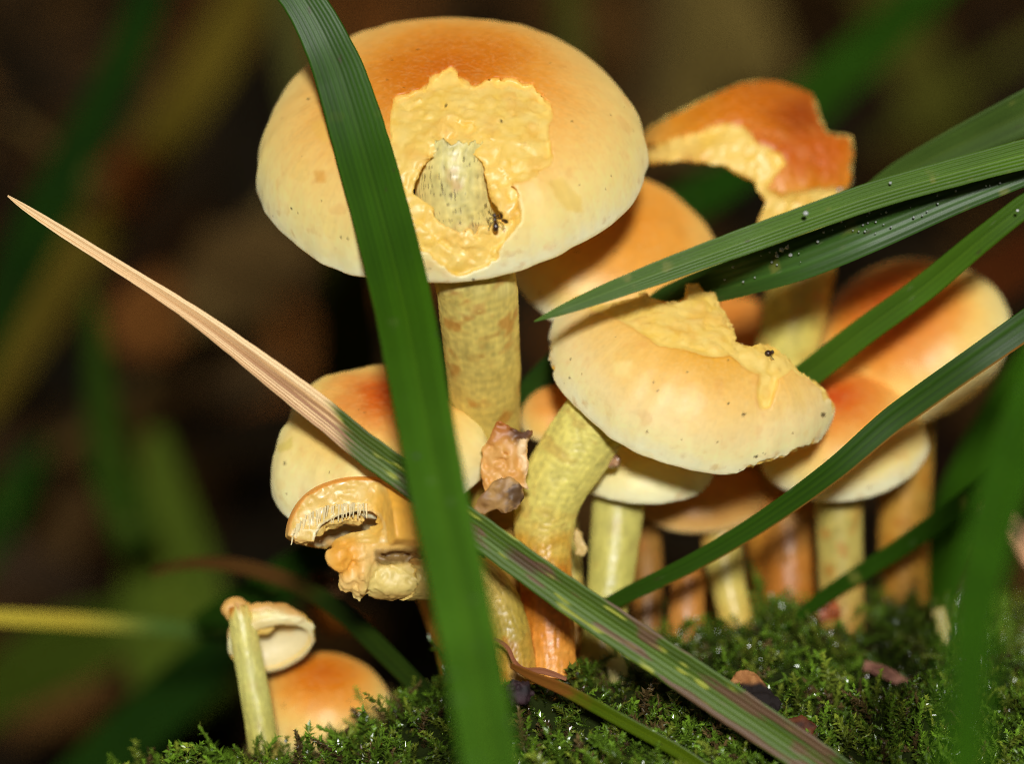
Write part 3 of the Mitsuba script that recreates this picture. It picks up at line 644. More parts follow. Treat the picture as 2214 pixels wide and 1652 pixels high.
# ---- bottom left pair
m = mushroom('small broken mushroom, a slim yellow stem with a torn half cap on its right')
make_cap(m + '__cap', (590, 1392, 15), 96, (-0.22, 0.72, -0.66), hk=0.85, h=0.17, seed=241, lobes=((2, 0.06, 0.5), (3, 0.03, 1)), thick=0.26, rim=0.80, gills=44, lump=0.03, expose=0.2,
         keep=Poly([(465, 1360), (468, 1310), (500, 1290), (541, 1306), (615, 1308), (654, 1330), (676, 1356), (680, 1385), (664, 1428), (640, 1460), (604, 1474), (565, 1470), (520, 1440), (480, 1400)]),
         stops=[(0, srgb(214, 116, 30)), (0.4, srgb(224, 140, 56)), (0.7, YELLOW), (0.95, PALE), (1.3, RIM)],
         blobs=(((508, 1318, 13.2), (32, 28, 24), 0.4), ((575, 1318, 12.5), (44, 15, 20), 0.4), ((628, 1336, 13), (30, 14, 20), 0.4), ((560, 1352, 13.5), (34, 24, 20), 0.6)), post=((Poly([(466, 1372), (468, 1300), (505, 1284), (560, 1298), (625, 1300), (664, 1328), (650, 1336), (600, 1318), (545, 1322), (505, 1345), (488, 1390)]), srgb(216, 150, 62), 0.45, 0.7), (Poly([(545, 1340), (640, 1345), (630, 1372), (550, 1372)]), srgb(224, 190, 110), 0.4, 0.5)))
make_stem(m + '__stem', [(516, 1312, 12.6, 25), (524, 1350, 12.4, 29), (540, 1440, 12.4, 32), (556, 1530, 12.4, 33), (574, 1650, 12.4, 34)], seed=244, step=0.22, bump=0.1, jag=0.9, orange=0.12,
          stops=[(0, srgb(206, 130, 44)), (0.04, srgb(222, 190, 96)), (0.1, srgb(222, 212, 122)), (0.5, srgb(212, 206, 118)), (1, srgb(198, 186, 90))])
m = mushroom('round deep orange mushroom sunk in the moss behind the slim broken one')
make_cap(m + '__cap', (700, 1552, 27), 148, (-0.02, 0.80, 0.6), hk=0.86, seed=261, gills=0, lobes=((2, 0.03, 1),), stops=[(0, srgb(206, 104, 8)), (0.22, srgb(218, 124, 16)), (0.42, srgb(236, 164, 64)), (0.6, PEACH), (0.85, YELLOW), (1.3, PALE)])
make_stem(m + '__stem', [(700, 1540, 28, 46), (702, 1720, 28, 46)], seed=264)

# ------------------------------------------------------------------ torn scraps
def chip(key, poly, dfun, t, colf, h=0.2, seed=0, rough=0.5, mat='fungus_mat', amp=0.35):
    pl = Poly(poly)
    pts = np.array(poly, float)
    c = np.array([P(x, y, 0) for x, y in poly])
    ds = dfun(c[:, 0], c[:, 1])
    lo = np.array([c[:, 0].min() - 1, c[:, 1].min() - 1, ds.min() - 2.5]); hi = np.array([c[:, 0].max() + 1, c[:, 1].max() + 1, ds.max() + 2.5])
    def sdf(X, Y, D):
        p = np.stack([X, Y, D], -1)
        n = fbm(p * 0.8, 2, seed)
        return smax(pl(X, Y, D) + (0.4 if mat == 'fungus_mat' and t < 1 else 0.9) * (vnoise(p * 1.6, seed + 2) + 0.6 * vnoise(p * 3.4, seed + 3)), np.abs(D - dfun(X, Y) - amp * 2 * n) * 0.7 - t * (1 + 1.2 * vnoise(p * 1.3, seed + 4)), 0.06)
    v, f = nets(sdf, lo, hi, h, coarse=2)
    put(key, v, f, mat, color=colf(v), uv=np.stack([np.full(len(v), rough), np.linspace(0, 1, len(v))], 1))

def col_noise(a, b, s, seed, extra=None):
    def fn(v):
        c = mixc(a, b, np.clip(0.5 + 2 * fbm(v * s, 3, seed), 0, 1))
        return extra(v, c) if extra else c
    return fn
b0 = P(1095, 985, 0)
k = thing('cap_fragment', 'curled beige scrap of mushroom cap with brown edge leaning on the bent front stem', 'mushroom scrap')
def frag_c(v, c):
    px, py = to_px(*v.T)
    c = mixc(c, srgb(180, 110, 45), sstep(975, 925, py + 30 * fbm(v, 2, 3)))
    c = mixc(c, srgb(96, 62, 40), sstep(40, 10, np.hypot(px - 1128, py - 935)))
    return mixc(c, srgb(246, 214, 160), sstep(14, 4, np.abs(px - 1136 - 8 * np.sin(py / 20))) * (py > 950))
chip(k, [(1075, 912), (1095, 918), (1125, 935), (1152, 932), (1140, 960), (1140, 1010), (1136, 1040), (1148, 1062), (1130, 1056), (1110, 1062), (1075, 1075), (1052, 1075), (1040, 1020), (1044, 970), (1060, 945)],
     lambda X, Y: 3.5 + 0.10 * (X - b0[0]) ** 2 + 0.05 * (Y - b0[1]), 0.5, col_noise(srgb(232, 184, 108), srgb(216, 156, 74), 0.6, 3, frag_c), seed=301, rough=0.5, amp=0.6)
k = thing('leaf_scrap', 'withered brown leaf scrap with a dark curled end stuck below the beige cap scrap', 'leaf')
def leaf_c(v, c):
    px, py = to_px(*v.T)
    return mixc(c, srgb(50, 22, 10), 0.8 * sstep(30, 12, np.hypot(px - 1118, (py - 1075) * 0.7) + 46 * fbm(v * 1.4, 3, 5)))
chip(k, [(1014, 1114), (1040, 1072), (1066, 1042), (1100, 1030), (1128, 1050), (1136, 1075), (1118, 1098), (1090, 1112), (1076, 1100), (1045, 1112)], lambda X, Y: 1.2 + 0.07 * (X - b0[0]) ** 2 * 0.6 - 0.1 * (Y - b0[1] + 5), 0.25, col_noise(srgb(190, 148, 88), srgb(140, 100, 54), 0.9, 6, leaf_c), seed=303, rough=0.55)
k = thing('crumb', 'pinkish crumb hanging under the front cap beside the stem', 'crumb')
chip(k, [(1308, 985), (1325, 978), (1340, 990), (1336, 1008), (1318, 1012), (1306, 1002)], lambda X, Y: 10 + 0.0 * X, 0.5, col_noise(srgb(190, 150, 110), srgb(140, 96, 66), 1.5, 7), seed=305, rough=0.25)
k = thing('stem_scrap', 'pale torn scrap of skin sticking out right of the bent front stem', 'mushroom scrap')
chip(k, [(1240, 1140), (1256, 1150), (1272, 1190), (1262, 1206), (1246, 1200)], lambda X, Y: 13 + 0.0 * X, 0.25, col_noise(srgb(228, 200, 130), srgb(200, 170, 100), 1.0, 8), seed=307)
k = thing('bark_chip', 'tan bark chip with a black underside lying in the moss right of the long blade', 'bark')
def bark_c(v, c):
    px, py = to_px(*v.T)
    return mixc(c, srgb(24, 12, 8), sstep(-6, 10, (py - 1478) + 14 * fbm(v * 1.2, 2, 9)))
chip(k, [(1578, 1478), (1592, 1455), (1615, 1450), (1640, 1462), (1662, 1490), (1690, 1520), (1680, 1545), (1640, 1548), (1610, 1530), (1590, 1505)], lambda X, Y: 4 + 0.5 * (Y - P(0, 1490, 4)[1]), 0.7, col_noise(srgb(186, 130, 76), srgb(150, 96, 50), 1.3, 9, bark_c), seed=309, rough=0.9, amp=0.5)
k = thing('bark_chip', 'reddish brown bark crumb on the moss in front of the rusty stem row', 'bark')
chip(k, [(1755, 1312), (1775, 1294), (1808, 1296), (1832, 1318), (1822, 1348), (1780, 1352), (1758, 1338)], lambda X, Y: 31 + 0.2 * (Y - P(0, 1320, 31)[1]), 1.2, col_noise(srgb(180, 92, 40), srgb(50, 22, 14), 0.9, 10), h=0.3, seed=311, rough=0.4, amp=0.6)
k = thing('bark_chip', 'rust brown wood crumb low in the moss beside the long blade', 'bark')
chip(k, [(1690, 1560), (1735, 1548), (1765, 1570), (1750, 1600), (1705, 1592)], lambda X, Y: -2 + 0.3 * (Y - P(0, 1570, 0)[1]), 0.6, col_noise(srgb(120, 62, 28), srgb(60, 28, 14), 0.9, 12), h=0.25, seed=313, rough=0.8, amp=0.5)

# ------------------------------------------------------------------ grass
def blade(name, label, cat, pts, colf, mat='blade_mat', na=15, fold=0.14, ridge=0.010, ribs=9, roll=0.0, seed=0, group=None, thick=0.16, step=0.6, twist=0.0, wob=0.0):
    """pts: (x, y, d, width) in layout units along the blade; colf(u across -1..1, t along 0..1, n points) -> colours"""
    q = spline(pts, 300)
    c = np.array([P(a, b, d) for a, b, d, _ in q])
    L = np.linalg.norm(np.diff(c, axis=0), axis=1).sum()
    n = int(np.clip(L / step, 24, 700))
    q = spline(pts, n)
    c = np.array([P(a, b, d) for a, b, d, _ in q])
    w = np.maximum(q[:, 3], 0.6) * K * (F + q[:, 2]) / F / 2
    tan, side, front = frames(c)
    t = np.linspace(0, 1, n)
    ang = (roll + twist * t)[:, None]
    S = side * np.cos(ang) + front * np.sin(ang); N = -side * np.sin(ang) + front * np.cos(ang)
    u = np.linspace(-1, 1, na)
    prof = fold * np.abs(u) ** 1.3 + ridge * np.cos(u * math.pi * ribs)
    edge = np.sqrt(np.clip(1 - np.abs(u) ** 6, 0, 1))
    wv = 1 + wob * fbm(np.stack([t * L * 0.5, t * 0, t * 0 + seed], -1), 2, seed)
    def sheet(sgn):
        return c[:, None] + (w * wv)[:, None, None] * (u[None, :, None] * S[:, None] + prof[None, :, None] * -N[:, None]) + sgn * thick * (edge * 0.9 + 0.1)[None, :, None] * N[:, None] * np.minimum(1, w / 0.6)[:, None, None]
    top, bot = sheet(1), sheet(-1)
    v = np.concatenate([top, bot[:, ::-1]], 1)
    M = 2 * na
    i, j = np.meshgrid(np.arange(n - 1), np.arange(M), indexing='ij')
    qd = np.stack([i * M + j, i * M + (j + 1) % M, (i + 1) * M + (j + 1) % M, (i + 1) * M + j], -1).reshape(-1, 4)
    f = np.vstack([qd[:, [0, 1, 2]], qd[:, [0, 2, 3]]])
    uu = np.tile(np.concatenate([u, u[::-1]]), n); tt = np.repeat(t, M)
    col = colf(uu, tt, v.reshape(-1, 3))
    vv = v.reshape(-1, 3)
    mm = trimesh.Trimesh(vv, f, process=False)
    if mm.volume > 0: f = f[:, ::-1]
    key = thing(name, label, cat, group)
    put(key, vv, f, mat, color=col)
    return key

def green(base, seed, ribs=9, var=0.5, tip=None, mid=0.25, spots=1.0):
    base = np.asarray(base)
    def fn(u, t, v):
        st = fbm(np.stack([u * 6, t * 3, u * 0 + seed], -1), 3, seed)
        c = base * (1 + var * st + 0.12 * np.cos(u * math.pi * ribs) + 0.3 * vnoise(np.stack([u * 13, t * 2, u * 0 + seed + 5], -1), seed + 1))[:, None]
        c = mixc(c, base * [1.7, 1.35, 1.2], mid * np.exp(-(u / 0.1) ** 2))
        c = mixc(c, np.array([0.16, 0.15, 0.03]), sstep(0.27, 0.34, fbm(v * 0.45, 2, seed + 3)) * 0.4 * spots)
        c = mixc(c, np.array([0.03, 0.02, 0.01]), sstep(0.34, 0.40, fbm(v * 1.1, 2, seed + 5)) * 0.6)
        c = mixc(c, np.array([0.2, 0.2, 0.12]), sstep(0.43, 0.47, vnoise(v * 4.1, seed + 8)) * 0.25 * spots)
        c = c * (1 + 0.5 * fbm(v * 0.12, 2, seed + 9))[:, None]
        if tip is not None: c = tip(c, u, t, v)
        return c
    return fn
G1 = np.array([0.0175, 0.051, 0.0012]); G2 = np.array([0.039, 0.08, 0.004]); G3 = np.array([0.023, 0.056, 0.008])
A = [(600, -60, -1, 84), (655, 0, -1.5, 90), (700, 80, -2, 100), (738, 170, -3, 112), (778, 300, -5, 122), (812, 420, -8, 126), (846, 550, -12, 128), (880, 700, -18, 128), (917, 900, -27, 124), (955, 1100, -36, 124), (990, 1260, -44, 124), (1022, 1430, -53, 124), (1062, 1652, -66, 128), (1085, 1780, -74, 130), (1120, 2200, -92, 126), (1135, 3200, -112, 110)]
blade('grass_blade', 'tall broad green blade standing upright in front of the largest mushroom', 'grass blade', A, green(G1 * [1.0, 1.0, 0.6], 1, ribs=11, var=0.5, spots=0.12, tip=lambda c, u, t, v: c * mixc([1, 1, 1], [2.3, 2.0, 9.0], sstep(0.16, 0.42, t))), fold=0.10, ribs=11, na=61, ridge=0.004, step=0.3, wob=0.03)  # lower part painted brighter, as if lit by a closer flash
def dry_tip(u, t, v):
    st = fbm(np.stack([u * 5, t * 30, u * 0], -1), 3, 4); ln = vnoise(np.stack([u * 11, t * 4, u * 0], -1), 8)
    tan_ = mixc(srgb(226, 194, 146), srgb(188, 144, 92), np.clip(0.5 + 1.6 * ln, 0, 1))
    brown = sstep(0.12, 0.36, t) * sstep(-0.15, 0.35, ln + 0.5 * st + (u > -0.2) * 0.25 - 0.25)
    tan_ = mixc(tan_, srgb(112, 66, 40), brown * 0.75)
    gr = G2 * np.array([1.15, 1.0, 1.2]) * (1 + 0.6 * ln + 0.4 * st)[:, None]
    gr = mixc(gr, srgb(170, 170, 60), sstep(0.18, 0.32, fbm(np.stack([u * 3, t * 40, u * 0 + 9], -1), 2, 14)) * 0.5)
    patch = sstep(0.06, 0.2, fbm(np.stack([u * 2.5, t * 26, u * 0 + 2], -1), 2, 22)) * sstep(0.42, 0.5, t)
    gr = mixc(gr, srgb(92, 58, 48), patch * 0.75)
    pk = sstep(0.025, 0.008, np.abs(t - 0.595)) * sstep(0.5, 0.2, np.abs(u + 0.1))
    gr = mixc(gr, srgb(70, 44, 34), pk * 0.8)
    dk = sstep(0.05, 0.0, np.abs(t - 0.395 - 0.02 * ln)) * 0.35
    c = mixc(tan_, gr, sstep(-0.012, 0.012, t - 0.382 - 0.03 * ln - 0.02 * u))
    return mixc(c, srgb(60, 36, 26), dk * np.clip(0.5 + 2 * ln, 0, 1))
blade('grass_blade', 'long slanting blade with a dry tan tip, turning green towards the lower right', 'grass blade',
      [(17, 423, 0, 4), (60, 452, -1, 16), (140, 503, -2, 24), (300, 603, -3, 30), (430, 688, -4, 40), (560, 785, -5, 56), (700, 893, -6, 66), (800, 975, -6.5, 68), (950, 1085, -7, 70), (1100, 1195, -7.5, 74), (1300, 1335, -8, 82), (1500, 1468, -9, 86), (1660, 1575, -10, 88), (1800, 1670, -11, 90), (1900, 1740, -12, 90)],
      lambda u, t, v: dry_tip(u, t, v), mat='dry_mat', fold=0.22, ribs=7, na=41, ridge=0.018, step=0.35, roll=0.25, wob=0.08)
blade('grass_blade', 'sharp green ribbed blade from the right ending in a point over the front cap', 'grass blade',
      [(1155, 695, -7, 3), (1230, 665, -7, 26), (1330, 626, -6.5, 42), (1480, 570, -6, 54), (1650, 508, -6, 59), (1830, 443, -5, 61), (2030, 383, -4, 62), (2230, 330, -3, 66), (2330, 305, -2, 70)], green(G2 * [1.0, 1.05, 0.75], 3, ribs=8, var=0.5), na=61, step=0.3, wob=0.04, fold=0.16, ribs=8, ridge=0.016, roll=-0.2)
blade('grass_blade', 'darker wet blade with droplets running just beneath the sharp ribbed blade', 'grass blade',
      [(1385, 672, 17, 20), (1450, 642, 14, 56), (1600, 598, 7, 86), (1760, 547, 3, 94), (1900, 491, 2, 90), (2060, 425, 2, 78), (2230, 360, 2, 68), (2330, 320, 2, 60)], green(G3, 5, ribs=6, var=0.5), na=31, fold=0.12, ribs=6, roll=0.1)
blade('grass_blade', 'grey-green blurred blade at the right edge above the sharp ribbed blade', 'grass blade',
      [(1860, 425, 20, 20), (1960, 368, 18, 60), (2090, 304, 16, 82), (2240, 232, 14, 100), (2330, 186, 13, 106)], green(G2 * [0.9, 0.8, 2.4], 7, ribs=6), na=25, roll=0.2)
blade('grass_blade', 'green blade crossing the stem of the gnawed upper right mushroom, ending behind the front cap', 'grass blade',
      [(1690, 850, 18, 50), (1740, 815, 17, 60), (1860, 722, 14, 60), (2000, 620, 11, 58), (2120, 520, 8, 53), (2240, 425, 6, 50), (2330, 360, 5, 54)], green(G2 * [0.8, 0.9, 0.8], 9, ribs=5, var=0.35), na=21, fold=0.12, ribs=5)
blade('grass_blade', 'slim dark green blade rising from the stems to the right edge across both right caps', 'grass blade',
      [(1255, 1345, 18, 26), (1330, 1300, 15, 34), (1500, 1216, 10, 40), (1650, 1126, 6, 44), (1800, 1018, 2, 50), (1950, 892, 0, 58), (2090, 792, -2, 60), (2230, 694, -3, 64), (2330, 624, -4, 64)], green(G1 * [0.9, 0.85, 0.9], 11, ribs=4, var=0.3,
      tip=lambda c, u, t, v: mixc(c, srgb(150, 90, 40), sstep(0.82, 0.98, u) * 0.7 * (t > 0.15))), na=25, fold=0.1, ribs=4, ridge=0.008)
blade('grass_blade', 'thin dark blade slanting behind the rusty stems towards the right edge', 'grass blade',
      [(1690, 1370, 26, 16), (1790, 1285, 27, 34), (1960, 1175, 27, 42), (2100, 1075, 27, 48), (2250, 960, 27, 52), (2340, 890, 27, 52)], green(G1 * 0.6, 13, ribs=4), na=15, mat='far_mat')
blade('grass_blade', 'blurred bright green blade standing close to the camera at the lower right', 'grass blade',
      [(2270, 760, -40, 90), (2210, 930, -56, 104), (2158, 1090, -72, 110), (2124, 1230, -86, 110), (2102, 1360, -98, 110), (2092, 1510, -112, 108), (2086, 1680, -126, 108), (2084, 1800, -134, 108), (2082, 2300, -150, 104), (2080, 3300, -170, 90)], green(G1 * [1.5, 1.6, 2.0], 15, ribs=6, var=0.3), na=21, fold=0.12)
blade('grass_blade', 'wide dark green blade out of focus behind the stems at the right edge', 'grass blade',
      [(2330, 640, 62, 100), (2230, 830, 60, 130), (2130, 1010, 58, 140), (2050, 1180, 56, 120), (1990, 1420, 54, 90)], green(G1 * 0.75, 17, ribs=6), na=15, mat='far_mat')
blade('grass_blade', 'dark green blade showing between the largest stem and the front cap', 'grass blade',
      [(1090, 930, 30, 60), (1150, 850, 28, 66), (1230, 770, 26, 70), (1330, 690, 24, 60)], green(G1 * 0.6, 19, ribs=5), na=15)
blade('grass_blade', 'thin brown-tipped blade lying low over the moss near the bottom centre', 'grass blade',
      [(1105, 1440, -2, 12), (1150, 1462, -4, 24), (1230, 1496, -6, 32), (1340, 1556, -8, 34), (1440, 1610, -9, 34), (1560, 1690, -10, 34)], green(G2 * [1.2, 0.95, 0.6], 21, ribs=4,
      tip=lambda c, u, t, v: mixc(c, srgb(110, 60, 24), sstep(0.42, 0.18, t + 0.25 * fbm(v, 2, 4)) * 0.85)), na=15, ribs=4, roll=0.5)
blade('grass_blade', 'dark blurred blade arching from the left towards the foot of the cluster', 'grass blade',
      [(330, 1240, 60, 14), (430, 1218, 50, 24), (560, 1235, 40, 34), (690, 1290, 30, 38), (790, 1370, 22, 42), (880, 1460, 16, 42), (980, 1560, 10, 40)], green(G1 * [0.6, 0.42, 0.7], 23, ribs=4,
      tip=lambda c, u, t, v: mixc(c, srgb(92, 52, 26), sstep(0.4, 0.2, np.abs(t - 0.12)) * 0.6)), na=15)
blade('grass_blade', 'dark green blade behind the chewed arc at lower left', 'grass blade',
      [(420, 1350, 70, 30), (540, 1290, 60, 70), (660, 1215, 55, 80), (790, 1120, 50, 60)], green(G1 * 0.55, 25, ribs=5), na=15)
blade('grass_blade', 'thin yellow-green blade lying level at the left edge', 'grass blade',
      [(-120, 1330, 62, 30), (60, 1338, 62, 35), (230, 1348, 66, 34), (400, 1362, 76, 28), (520, 1380, 90, 16)], green([0.24, 0.19, 0.02], 27, ribs=3, tip=lambda c, u, t, v: mixc(c, np.array([0.06, 0.11, 0.02]), sstep(0.4, 0.75, t))), na=11, mat='far_mat')
# out of focus background, each rooted in the rising floor
def far_blade(label, pts, base, **kw):
    return blade('grass_blade', label, 'grass blade', pts, green(np.asarray(base) * [0.6, 0.62, 0.3], len(labels), ribs=4, var=0.5), na=11, step=3.0, thick=0.3, mat='far_mat', **kw)
far_blade('very blurred dark green blade slanting up at the far left', [(-90, 860, 170, 90), (0, 660, 165, 100), (110, 440, 160, 104), (220, 230, 160, 90), (330, -30, 160, 80)], G1 * 0.5)
far_blade('blurred yellow-brown dead stalk slanting up at upper left', [(-80, 900, 260, 100), (110, 640, 255, 100), (290, 380, 250, 104), (430, 170, 250, 110), (560, -60, 250, 90)], [0.085, 0.058, 0.014])
far_blade('broad pale green leaf blurred above the lower left mushrooms', [(420, 1560, 170, 210), (380, 1330, 175, 230), (360, 1180, 178, 180), (350, 1060, 180, 110), (335, 930, 185, 40)], [0.055, 0.078, 0.016])
far_blade('second pale leaf blurred low at the left edge', [(-80, 1560, 190, 90), (60, 1450, 185, 150), (200, 1380, 180, 150), (330, 1330, 178, 90), (420, 1300, 178, 40)], [0.034, 0.05, 0.01])
far_blade('dark blurred blade slanting to the lower left corner', [(110, 1760, 110, 110), (260, 1610, 112, 120), (400, 1480, 115, 120), (540, 1350, 120, 90), (640, 1270, 122, 60)], G1 * 0.55)
far_blade('blurred green blade tip at the left edge below the middle', [(-140, 1290, 200, 110), (-30, 1150, 200, 110), (50, 1030, 200, 70), (90, 960, 200, 30)], G1 * 0.6)
far_blade('thin dark blade blurred at left of centre', [(300, 1180, 150, 90), (240, 1000, 155, 90), (215, 820, 160, 60), (200, 640, 165, 30)], [0.02, 0.04, 0.008])
far_blade('olive blurred blade below the left side of the largest cap', [(775, 1000, 120, 110), (765, 800, 120, 118), (755, 640, 120, 112), (740, 420, 120, 80)], [0.035, 0.036, 0.008])
far_blade('olive blurred stalk behind the top of the largest cap', [(1250, 300, 200, 60), (1240, 120, 200, 66), (1225, -60, 200, 60)], [0.045, 0.042, 0.014])
far_blade('grey olive stalk left of the tall blade at the top', [(690, 420, 190, 60), (650, 200, 190, 76), (610, -60, 190, 80)], [0.05, 0.045, 0.022])
far_blade('blurred green blade leaning behind the gnawed upper right cap', [(1640, 330, 160, 110), (1760, 210, 165, 110), (1870, 110, 170, 100), (2040, -60, 180, 90)], [0.018, 0.052, 0.008])
far_blade('dark green blade seen through the gap of the gnawed upper right cap', [(1420, 480, 120, 90), (1520, 420, 120, 90), (1640, 350, 120, 70)], [0.012, 0.04, 0.006])
far_blade('tan dead stalk blurred at the top right of centre', [(1480, 330, 330, 110), (1500, 140, 330, 110), (1470, -70, 330, 90)], [0.10, 0.068, 0.036])
far_blade('second tan dead stalk blurred near the top', [(1660, 190, 380, 120), (1610, 60, 380, 130), (1560, -80, 380, 110)], [0.11, 0.075, 0.04])
far_blade('olive dead blade blurred at the top right', [(2080, 330, 330, 110), (1990, 160, 330, 130), (1900, -60, 330, 120)], [0.05, 0.045, 0.014])
far_blade('dark reddish stalk blurred at the right edge above the right cap', [(1860, 760, 130, 110), (2010, 670, 130, 116), (2160, 590, 130, 116), (2330, 500, 130, 110)], [0.055, 0.014, 0.007])

far_blade('thin pale twig blurred left of the largest cap', [(380, 760, 230, 24), (480, 600, 232, 30), (600, 420, 235, 26)], [0.11, 0.075, 0.045])
far_blade('short brown twig blurred near the top left corner', [(20, 250, 210, 20), (140, 340, 212, 26), (260, 420, 215, 20)], [0.075, 0.045, 0.024])
far_blade('dull brown twig blurred at the left below the tan tip', [(60, 1010, 215, 26), (200, 920, 220, 34), (350, 800, 225, 26)], [0.07, 0.042, 0.024])
far_blade('olive grass stalk blurred in the top right corner', [(1880, 330, 280, 34), (2060, 200, 285, 40), (2280, 60, 290, 36)], [0.05, 0.048, 0.014])
far_blade('grey brown stick blurred between the two upper caps', [(1380, 260, 300, 46), (1420, 110, 300, 54), (1430, -60, 300, 46)], [0.055, 0.036, 0.026])
k = blade('twig', 'broken brown twig blurred at the right edge', 'twig', [(2130, 1090, 55, 40), (2180, 1140, 55, 50), (2260, 1230, 55, 52), (2330, 1300, 55, 50)], lambda u, t, v: mixc(srgb(190, 140, 100), srgb(60, 38, 28), np.clip(0.5 + 2.4 * fbm(v * 0.7, 2, 3), 0, 1)), mat='dry_mat', fold=0.5, thick=0.6)
k = blade('twig', 'small pinkish twig lying in the moss at the right', 'twig', [(1870, 1440, 20, 22), (1920, 1458, 19, 26), (1970, 1490, 18, 20)], lambda u, t, v: mixc(srgb(170, 120, 100), srgb(110, 70, 56), np.clip(0.5 + 2 * fbm(v, 2, 3), 0, 1)), mat='dry_mat', fold=0.5, thick=0.4)
k = blade('twig', 'thin brown rootlet curling over the moss under the bent stems', 'twig', [(1068, 1382, 2, 7), (1098, 1402, 1, 9), (1112, 1430, 0, 9), (1130, 1448, -1, 12), (1175, 1452, -2, 14), (1225, 1470, -3, 8)], lambda u, t, v: np.tile(srgb(120, 72, 44), (len(u), 1)), mat='dry_mat', fold=0.4, thick=0.25, step=0.3)

# ------------------------------------------------------------------ dead leaves on the floor behind
def leaf_mesh(rng, L, W):
    n, mth = 12, 7
    t, u = np.meshgrid(np.linspace(0, 1, n), np.linspace(-1, 1, mth), indexing='ij')
    w = W * np.sin(np.pi * t ** 0.8) ** 0.8 + 0.4
    x, y = (t - 0.5) * L, u * w * (1 + 0.15 * np.sin(t * 19 + u))
    z = rng.uniform(0.1, 0.5) * np.abs(u) * w + rng.uniform(-0.3, 0.3) * L * (t - 0.5) ** 2 * 2 + 1.5 * np.sin(t * 7 + u * 2)
    v = np.stack([x, y, z], -1).reshape(-1, 3)
    i, j = np.meshgrid(np.arange(n - 1), np.arange(mth - 1), indexing='ij')
    b = (i * mth + j).ravel()
    q = np.stack([b, b + mth, b + mth + 1, b + 1], 1)
    return v, np.vstack([q[:, [0, 1, 2]], q[:, [0, 2, 3]]])
def leaf_litter():
    rng = np.random.RandomState(77)
    V, Fc, Cc, at = [], [], [], 0
    for i in range(1500):
        y = rng.uniform(0.16, 1.5); x = rng.uniform(-0.2, 0.2) * (1 + 0.9 * y)
        v, f = leaf_mesh(rng, rng.uniform(18, 55), rng.uniform(5, 14))
        a = rng.normal(0, 0.5, 2); az = rng.uniform(0, 6.28)
        R = trimesh.transformations.euler_matrix(a[0], a[1], az)[:3, :3]
        V.append(v @ R.T / 1000 + [x, y, ground_z(np.array(x), np.array(y)) + rng.uniform(0.001, 0.008)])
        Fc.append(f + at); at += len(v)
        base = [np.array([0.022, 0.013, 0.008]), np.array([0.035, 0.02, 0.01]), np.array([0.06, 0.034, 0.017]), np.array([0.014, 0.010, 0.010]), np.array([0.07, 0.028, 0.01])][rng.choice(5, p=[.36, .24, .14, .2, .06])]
        Cc.append(np.tile(base * [0.95, 0.8, 0.42] * rng.uniform(0.25, 2.0), (len(v), 1)))  # leaf colours darkened to stand in for light fading with depth
    kk = thing('leaf_litter', 'blurred dead leaves covering the floor behind the mushrooms, coloured dark for light falloff', 'leaf litter', kind='stuff')
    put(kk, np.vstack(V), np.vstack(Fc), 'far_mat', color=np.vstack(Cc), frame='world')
leaf_litter()
def dead_leaf(label, px, py, d, L, W, col, rot, seed):
    rng = np.random.RandomState(seed)
    v, f = leaf_mesh(rng, L, W)
    R = trimesh.transformations.euler_matrix(rng.uniform(-0.4, 0.4), rng.uniform(-0.4, 0.4), rot)[:3, :3]
    v = v @ R.T + P(px, py, d)
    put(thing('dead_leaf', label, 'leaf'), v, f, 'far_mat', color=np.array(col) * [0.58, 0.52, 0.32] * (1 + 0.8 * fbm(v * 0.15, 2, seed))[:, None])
dead_leaf('tan dead leaf blurred left of the largest cap below its middle', 545, 590, 230, 26, 9, [0.085, 0.055, 0.028], 0.5, 1)
dead_leaf('orange-brown dead leaf blurred beside the dry blade at left', 320, 680, 210, 16, 6, [0.12, 0.05, 0.018], 1.2, 2)
dead_leaf('rust brown dead leaf blurred across the yellow-brown stalk', 285, 385, 235, 13, 5, [0.10, 0.035, 0.012], 0.9, 3)
dead_leaf('dull brown dead leaf blurred at the left edge', 130, 1110, 220, 16, 6, [0.05, 0.03, 0.016], 0.3, 4)
dead_leaf('brown dead leaf blurred in the middle left background', 480, 760, 260, 22, 8, [0.05, 0.032, 0.02], -0.6, 5)
dead_leaf('orange dead leaf lying just behind the lower left pair of mushrooms', 735, 1338, 55, 9, 1.6, [0.30, 0.10, 0.02], -0.2, 6)
dead_leaf('pale pinkish scrap of leaf in the dark behind the chewed arc', 705, 1264, 45, 5, 1.1, [0.16, 0.09, 0.06], -0.5, 7)

# ------------------------------------------------------------------ insects and water drops
def insect(name, label, parts, legs):
    k = thing(name, label, 'insect')
    V, Fc, at = [], [], 0
    for (x, y, d, rx, ry) in parts:
        s = trimesh.creation.icosphere(subdivisions=2)
        v = s.vertices * [rx * K, ry * K, min(rx, ry) * K] + P(x, y, d)
        V.append(v); Fc.append(s.faces[:, ::-1] + at); at += len(v)
    put(k + '__body', np.vstack(V), np.vstack(Fc), 'insect_mat')
    for (a, b, c_) in legs:
        pts = [P(*a), P(*b), P(*c_)]
        vv, ff, at = [], [], 0
        for p0, p1 in zip(pts[:-1], pts[1:]):
            cyl = trimesh.creation.cylinder(radius=0.055, segment=[p0, p1], sections=6)
            vv.append(cyl.vertices); ff.append(cyl.faces[:, ::-1] + at); at += len(cyl.vertices)
        put(num(k + '__leg'), np.vstack(vv), np.vstack(ff), 'insect_mat')
